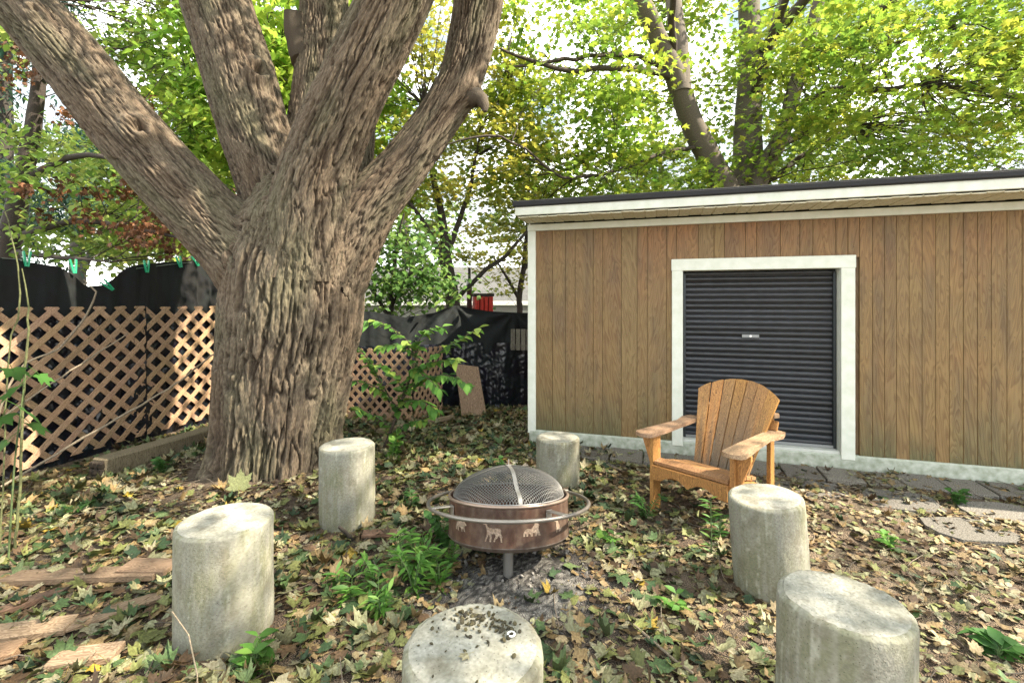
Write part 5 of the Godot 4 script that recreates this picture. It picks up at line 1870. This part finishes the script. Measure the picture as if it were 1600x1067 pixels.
func make_sapling() -> void:
	var sap := thing("sapling", "leafy young elm sapling growing right of the old tree before the lattice", "sapling", Vector3.ZERO)
	var meshes := [oval(0.5, 0.2, 0.2), oval(0.56, 0.05, 0.35), oval(0.46, 0.35, 0.15)]
	var pal := [Color(0.12, 0.28, 0.06), Color(0.16, 0.34, 0.07), Color(0.2, 0.38, 0.08), Color(0.3, 0.42, 0.09), Color(0.07, 0.17, 0.045)]
	var stems := [
		[-1.3, -0.02, -4.8, 0.017, -1.2, 0.23, -4.78, 0.015, -1.08, 0.55, -4.75, 0.013, -0.97, 0.84, -4.7, 0.01, -0.93, 1.1, -4.7, 0.004],
		[-1.01, 0.74, -4.72, 0.009, -0.67, 1.03, -4.55, 0.006, -0.46, 1.16, -4.45, 0.005, -0.31, 1.25, -4.4, 0.002],
		[-0.95, 0.94, -4.7, 0.008, -0.86, 1.19, -4.65, 0.005, -0.67, 1.25, -4.6, 0.002],
		[-1.13, 0.39, -4.77, 0.009, -1.28, 0.69, -4.7, 0.006, -1.4, 0.94, -4.65, 0.005, -1.5, 1.07, -4.6, 0.002],
		[-1.05, 0.62, -4.74, 0.008, -0.74, 0.78, -4.6, 0.006, -0.53, 0.78, -4.5, 0.004, -0.39, 0.7, -4.45, 0.002],
		[-1.23, 0.16, -4.8, 0.008, -1.0, 0.31, -4.7, 0.005, -0.81, 0.37, -4.6, 0.002],
		[-0.94, 1.03, -4.7, 0.006, -1.16, 1.22, -4.7, 0.005, -1.33, 1.31, -4.65, 0.003, -1.47, 1.29, -4.6, 0.002],
		[-0.97, 0.84, -4.7, 0.006, -0.71, 0.92, -4.6, 0.005, -0.53, 0.95, -4.5, 0.002],
		[-1.2, 0.23, -4.78, 0.008, -1.35, 0.37, -4.7, 0.005, -1.47, 0.46, -4.6, 0.002],
		[-1.24, 0.6, -4.7, 0.006, -1.42, 0.72, -4.6, 0.004, -1.58, 0.74, -4.55, 0.002],
		[-0.95, 0.98, -4.7, 0.006, -1.08, 1.08, -4.6, 0.004, -1.25, 1.06, -4.5, 0.002],
		[-1.06, 0.6, -4.74, 0.006, -1.2, 0.86, -4.6, 0.004, -1.3, 0.9, -4.5, 0.002],
		[-0.97, 0.84, -4.7, 0.006, -0.8, 0.78, -4.5, 0.004, -0.66, 0.68, -4.42, 0.002],
		[-1.11, 0.49, -4.75, 0.006, -0.9, 0.54, -4.65, 0.004, -0.74, 0.46, -4.6, 0.002]]
	for k in stems.size():
		var b := mb(Color(0.12, 0.09, 0.065))
		leafy_stem(sap, b, path_of(stems[k]), 0.03, 0.4 if k == 0 else 0.05, 0.09, 0.15, meshes, pal, 0.7)
		obj("stem" if k == 0 else "branch", b.mesh(), M.branch, sap)


func weed(label: String, at: Vector2, tall: float, stems: int, size: float, pal: Array, meshes: Array, group := "weeds among the fallen leaves", spread := 0.35) -> void:
	var y := gh(at.x, at.y)
	var o := thing("weed", label, "weed", Vector3(at.x, y, at.y), 0.0, group)
	for k in stems:
		var b := mb(Color(0.12, 0.2, 0.06))
		var a := rr(0, TAU)
		var h := tall * rr(0.6, 1.1)
		var l := h * spread * rr(0.4, 1.4)
		var d := Vector3(cos(a), 0, sin(a))
		leafy_stem(o, b, [[Vector3(0, -0.02, 0), 0.0035], [d * l * 0.35 + Vector3.UP * h * 0.55, 0.003], [d * l + Vector3.UP * h, 0.0015]], maxf(0.02, h / 9.0), 0.15, size * 0.7, size * 1.2, meshes, pal, 0.25)
		obj("stem", b.mesh(), M.branch, o)


func make_weeds() -> void:
	var lance := [oval(0.28, 0.25, 0.25), oval(0.22, 0.4, 0.2)]
	var broad := [oval(0.62, 0.15, 0.2), oval(0.55, 0.3, 0.3)]
	var fresh := [Color(0.1, 0.25, 0.04), Color(0.14, 0.32, 0.06), Color(0.08, 0.19, 0.035), Color(0.2, 0.36, 0.07)]
	var deep := [Color(0.05, 0.15, 0.035), Color(0.08, 0.21, 0.045)]
	var spots := [[-0.72, -2.5, 0.16], [-0.58, -2.56, 0.22], [-0.5, -2.44, 0.18], [-0.8, -2.38, 0.12], [-0.66, -2.36, 0.15], [-0.44, -2.6, 0.2], [-0.55, -2.72, 0.18], [-0.9, -2.48, 0.1], [-0.38, -2.5, 0.14], [-0.62, -2.26, 0.13]]
	var words := ["at the left edge of", "in the tall middle of", "on the near side of", "at the far left of", "at the front of", "nearest the ash in", "at the back of", "furthest left in", "beside the ash at the right of", "closest to the camera in"]
	for k in spots.size():
		weed("green weed %s the clump left of the ash heap" % words[k], Vector2(spots[k][0], spots[k][1]), spots[k][2], 4, 0.075, fresh, lance)
	weed("broad leaved weed beside the fire pit's left side", Vector2(-0.43, -2.98), 0.2, 3, 0.085, deep, broad)
	weed("weed sprig with small pale flowers left of the fire pit's leg", Vector2(-0.34, -2.68), 0.2, 3, 0.04, fresh, broad)
	weed("feathery green weed at the chair's left front leg", Vector2(0.93, -3.32), 0.16, 7, 0.055, deep, lance, "weeds among the fallen leaves", 0.7)
	weed("tall thin weed with small leaves between the chair and the leaning stool", Vector2(1.19, -2.86), 0.36, 2, 0.06, fresh, lance, "weeds among the fallen leaves", 0.12)
	weed("low weed in the shade under the chair's front", Vector2(1.3, -3.0), 0.14, 4, 0.06, deep, lance)
	weed("broad leaved green plant at the lower right corner", Vector2(2.05, -2.02), 0.05, 6, 0.085, deep, broad, "weeds among the fallen leaves", 1.2)
	weed("small green weed near the flagstones on the right", Vector2(3.3, -3.55), 0.1, 4, 0.07, deep, broad)
	weed("green weed at the foot of the sapling", Vector2(-1.1, -4.4), 0.2, 4, 0.09, fresh, broad)
	weed("weed by the timber at the old tree's left foot", Vector2(-2.95, -4.05), 0.12, 4, 0.07, deep, broad)
	weed("green weed at the bottom edge left of the nearest stool", Vector2(-1.05, -1.95), 0.1, 4, 0.08, fresh, broad)
	weed("weed sprouting left of the short stool behind the fire pit", Vector2(-0.1, -4.3), 0.1, 3, 0.06, deep, broad)
	for e in [["low green weed halfway between the left stool and the long board", -1.75, -2.75], ["low green weed in the litter before the old tree's foot", -1.75, -3.2], ["low green weed between timber and left edge, in the shade", -3.0, -3.3], ["low green weed right of the fire pit's carrying ring", 0.62, -2.95], ["low green weed in the litter between ash heap and leaning stool", 0.8, -2.35], ["low green weed between the tree side stool and the fire pit", -0.72, -3.5], ["low green weed on the bare soil right of the leaning stool", 2.3, -2.9]]:
		weed(e[0], Vector2(e[1], e[2]), 0.07, 5, 0.055, deep if e[2] < -3.0 else fresh, broad, "weeds among the fallen leaves", 0.9)
	# the maple seedling at the left edge
	var o := thing("maple_seedling", "maple seedling with large green leaves among the stalks at the left edge", "seedling", Vector3.ZERO)
	var b := mb(Color(0.12, 0.17, 0.06))
	limb_tube(b, path_of([-2.86, 0.0, -2.72, 0.006, -2.82, 0.6, -2.72, 0.005, -2.79, 1.08, -2.75, 0.003]), 6, 0.1)
	obj("stem", b.mesh(), M.branch, o)
	var big := maple(-0.2, 0.15, 61)
	for e in [[-2.86, 1.1, -2.75, 0.3, 0.17], [-2.8, 1.0, -2.7, 2.0, 0.2], [-2.72, 0.88, -2.68, -0.7, 0.19], [-2.73, 1.06, -2.78, -1.4, 0.14], [-2.86, 0.84, -2.68, 1.2, 0.2], [-2.7, 0.8, -2.7, -0.2, 0.18], [-2.82, 0.7, -2.66, 2.6, 0.17]]:
		leaf_part(o, big, deep[int(absf(e[0] * 100)) % 2], Transform3D((Basis(Vector3.UP, e[3]) * Basis(Vector3.RIGHT, -0.8)).scaled_local(Vector3.ONE * e[4]), Vector3(e[0], e[1], e[2])))


# ---------------------------------------------------------------- fallen leaves
func make_litter() -> void:
	var shapes := []
	for k in 7:
		shapes.append(maple([-0.2, 0.35, 0.6, -0.5, 1.0, 0.1, -0.7][k], [0.2, 0.45, -0.4, 0.35, 0.8, -0.2, 0.3][k], 100 + k, false, k if k in [1, 2, 6] else 0))
	var pal := [Color(0.36, 0.37, 0.22), Color(0.43, 0.4, 0.28), Color(0.38, 0.27, 0.13), Color(0.25, 0.28, 0.09), Color(0.09, 0.17, 0.055), Color(0.045, 0.1, 0.04), Color(0.14, 0.085, 0.045), Color(0.55, 0.4, 0.06), Color(0.42, 0.33, 0.19), Color(0.16, 0.24, 0.1)]
	var left_w := [0.18, 0.08, 0.11, 0.16, 0.14, 0.09, 0.11, 0.015, 0.07, 0.12]
	var right_w := [0.2, 0.15, 0.17, 0.12, 0.05, 0.06, 0.12, 0.005, 0.18, 0.05]
	var stools := [[-1.315, -2.2, 0.21], [-1.124, -3.28, 0.19], [0.38, -3.97, 0.19], [1.39, -2.51, 0.2], [1.095, -1.57, 0.2], [-0.105, -1.3, 0.2]]
	var shed_in := Transform3D(Basis(Vector3.UP, deg_to_rad(-17.0)), Vector3(0.19, 0, -5.11)).affine_inverse()
	var list := []
	for n in 25000:
		var depth := sqrt(rr(0.8, 50.0))
		var x := rr(-1.0, 1.0) * (depth * 1.12 + 0.5)
		var z := -depth
		if x < -4.3 + 0.24 * (depth - 3.0) or x > 5.6 or z < -6.7:
			continue
		var in_shed := shed_in * Vector3(x, 0, z)
		if in_shed.x > -0.05 and in_shed.z < 0.05:
			continue
		var tr := Vector2(x + 2.2, z + 4.3).length()
		if tr < 0.72:
			continue
		var skip := false
		for s in stools:
			if Vector2(x - s[0], z - s[1]).length() < s[2] + 0.03:
				skip = true
		if skip:
			continue
		var right := smoothstep(0.4, 1.6, x)
		var dens := 0.9 + 0.9 * patches.get_noise_2d(x * 1.6 + 7.0, z * 1.6)
		dens = lerpf(dens, 0.24 + 0.8 * patches.get_noise_2d(x * 1.9 - 9.0, z * 1.9), right)
		dens *= smoothstep(0.25, 0.62, Vector2((x - 0.05) / 1.15, z + 2.5).length()) * 0.92 + 0.08
		dens *= 0.35 + 0.65 * smoothstep(0.5, 1.0, Vector2((x + 1.9) * 0.8, z + 3.75).length())
		if in_shed.x > -0.05 and in_shed.z < 0.42:
			dens = dens * 0.6 + 0.35
		if rr(0, 1) > dens:
			continue
		var w: Array = right_w if rr(0, 1) < right else left_w
		var pick := rr(0, 1)
		var i := 0
		while i < 9 and pick > w[i]:
			pick -= w[i]
			i += 1
		var size := rr(0.06, 0.135) * lerpf(1.0, 0.66, right)
		var tilt := 0.32 if rr(0, 1) < 0.75 else 0.9
		var t := Transform3D(turn_basis(tilt, size), Vector3(x, gh(x, z) + rr(0.003, 0.028) + size * 0.07, z))
		var l := rr(0.62, 1.08)
		var c: Color = pal[i]
		list.append([t, Color(c.r * l, c.g * l, c.b * l), rng.randi_range(0, 6), size / Vector3(x, 1.4, z).length() * (0.3 if absf(x) > depth * 1.07 or depth < 1.85 else 1.0)])
	list.sort_custom(func(a, b): return a[3] > b[3])
	var g: Node3D = M.ground_node
	for k in mini(300, list.size()):
		var o := obj("fallen_leaf", shapes[list[k][2]], tinted(M.litter, list[k][1]), g)
		o.transform = list[k][0]
	for s in 7:
		var where := []
		var cols := PackedColorArray()
		for k in range(300, list.size()):
			if list[k][2] == s:
				where.append(list[k][0])
				cols.append(list[k][1])
		var mm := many("leaf_litter", shapes[s], M.litter, where, cols, g)
	# crumbled leaf bits and twigs
	var where := []
	var cols := PackedColorArray()
	for n in 44000:
		var depth := sqrt(rr(0.8, 46.0))
		var x := rr(-1.0, 1.0) * (depth * 1.12 + 0.4)
		var in_shed := shed_in * Vector3(x, 0, -depth)
		if x < -4.3 + 0.24 * (depth - 3.0) or (in_shed.x > -0.05 and in_shed.z < 0.05) or Vector2(x + 2.2, -depth + 4.3).length() < 0.6:
			continue
		var c: Color = pal[[0, 1, 2, 6, 8, 6, 2, 3][rng.randi_range(0, 7)]]
		var l := rr(0.6, 1.15)
		where.append(Transform3D(turn_basis(0.5, rr(0.013, 0.04)), Vector3(x, gh(x, -depth) + rr(0.003, 0.014), -depth)))
		cols.append(Color(c.r * l, c.g * l, c.b * l))
	var bit := mb()
	bit.vert(Vector3(0, 0.1, 0), Vector3.UP, Color.WHITE)
	for k in 6:
		var a := TAU * k / 6.0
		bit.vert(Vector3(cos(a) * [0.9, 0.5, 0.7, 0.95, 0.4, 0.7][k], [0.0, 0.15, -0.1, 0.2, 0.0, 0.1][k], sin(a) * 0.6), Vector3.UP, Color(0.85, 0.85, 0.85))
	for k in 6:
		bit.face(0, 1 + k, 1 + (k + 1) % 6)
	many("leaf_bits", bit.mesh(), M.litter, where, cols, g)
	where = []
	cols = PackedColorArray()
	for n in 900:
		var depth := sqrt(rr(2.0, 40.0))
		var x := rr(-1.0, 1.0) * (depth * 1.1)
		var in_shed := shed_in * Vector3(x, 0, -depth)
		if x < -4.2 + 0.24 * (depth - 3.0) or (in_shed.x > -0.05 and in_shed.z < 0.05):
			continue
		where.append(Transform3D(turn_basis(0.2, 1.0).scaled_local(Vector3(1, 1, rr(0.5, 1.6))), Vector3(x, gh(x, -depth) + rr(0.01, 0.035), -depth)))
		var l := rr(0.06, 0.3)
		cols.append(Color(l, l * 0.8, l * 0.6))
	var twig := mb()
	twig.tube(PackedVector3Array([Vector3(0, 0, -0.08), Vector3(0.008, 0.004, 0), Vector3(-0.004, 0, 0.09)]), PackedFloat32Array([0.0015, 0.0026, 0.002]), 5)
	many("twig_litter", twig.mesh(), M.branch, where, cols, g)
	# single leaves resting on the stools
	for e in [["small tan leaf lying on the broad right front stool", Vector3(1.13, 0.515, -1.6), 0.07, 2, 0.6], ["tiny yellow leaf on the broad right front stool towards its front", Vector3(1.16, 0.514, -1.52), 0.035, 7, 1.4], ["small pale leaf lying on the nearest stool's top", Vector3(-0.12, 0.578, -1.25), 0.04, 1, 2.0]]:
		var o := obj("fallen_leaf", shapes[5], tinted(M.litter, pal[e[3]]))
		o.transform = Transform3D(Basis(Vector3.UP, e[4]).scaled(Vector3.ONE * e[2]), e[1])
		tag(o, e[0], "leaf", "leaves lying on the stools")
	# a big fresh leaf propped at the old tree's foot
	var o := obj("fallen_leaf", maple(0.1, 0.2, 121), tinted(M.litter, Color(0.2, 0.23, 0.1)))
	o.transform = Transform3D((Basis(Vector3.UP, 0.3) * Basis(Vector3.RIGHT, 1.0)).scaled(Vector3.ONE * 0.22), Vector3(-2.02, 0.13, -3.55))
	tag(o, "large pale green maple leaf propped up at the old tree's foot", "leaf")
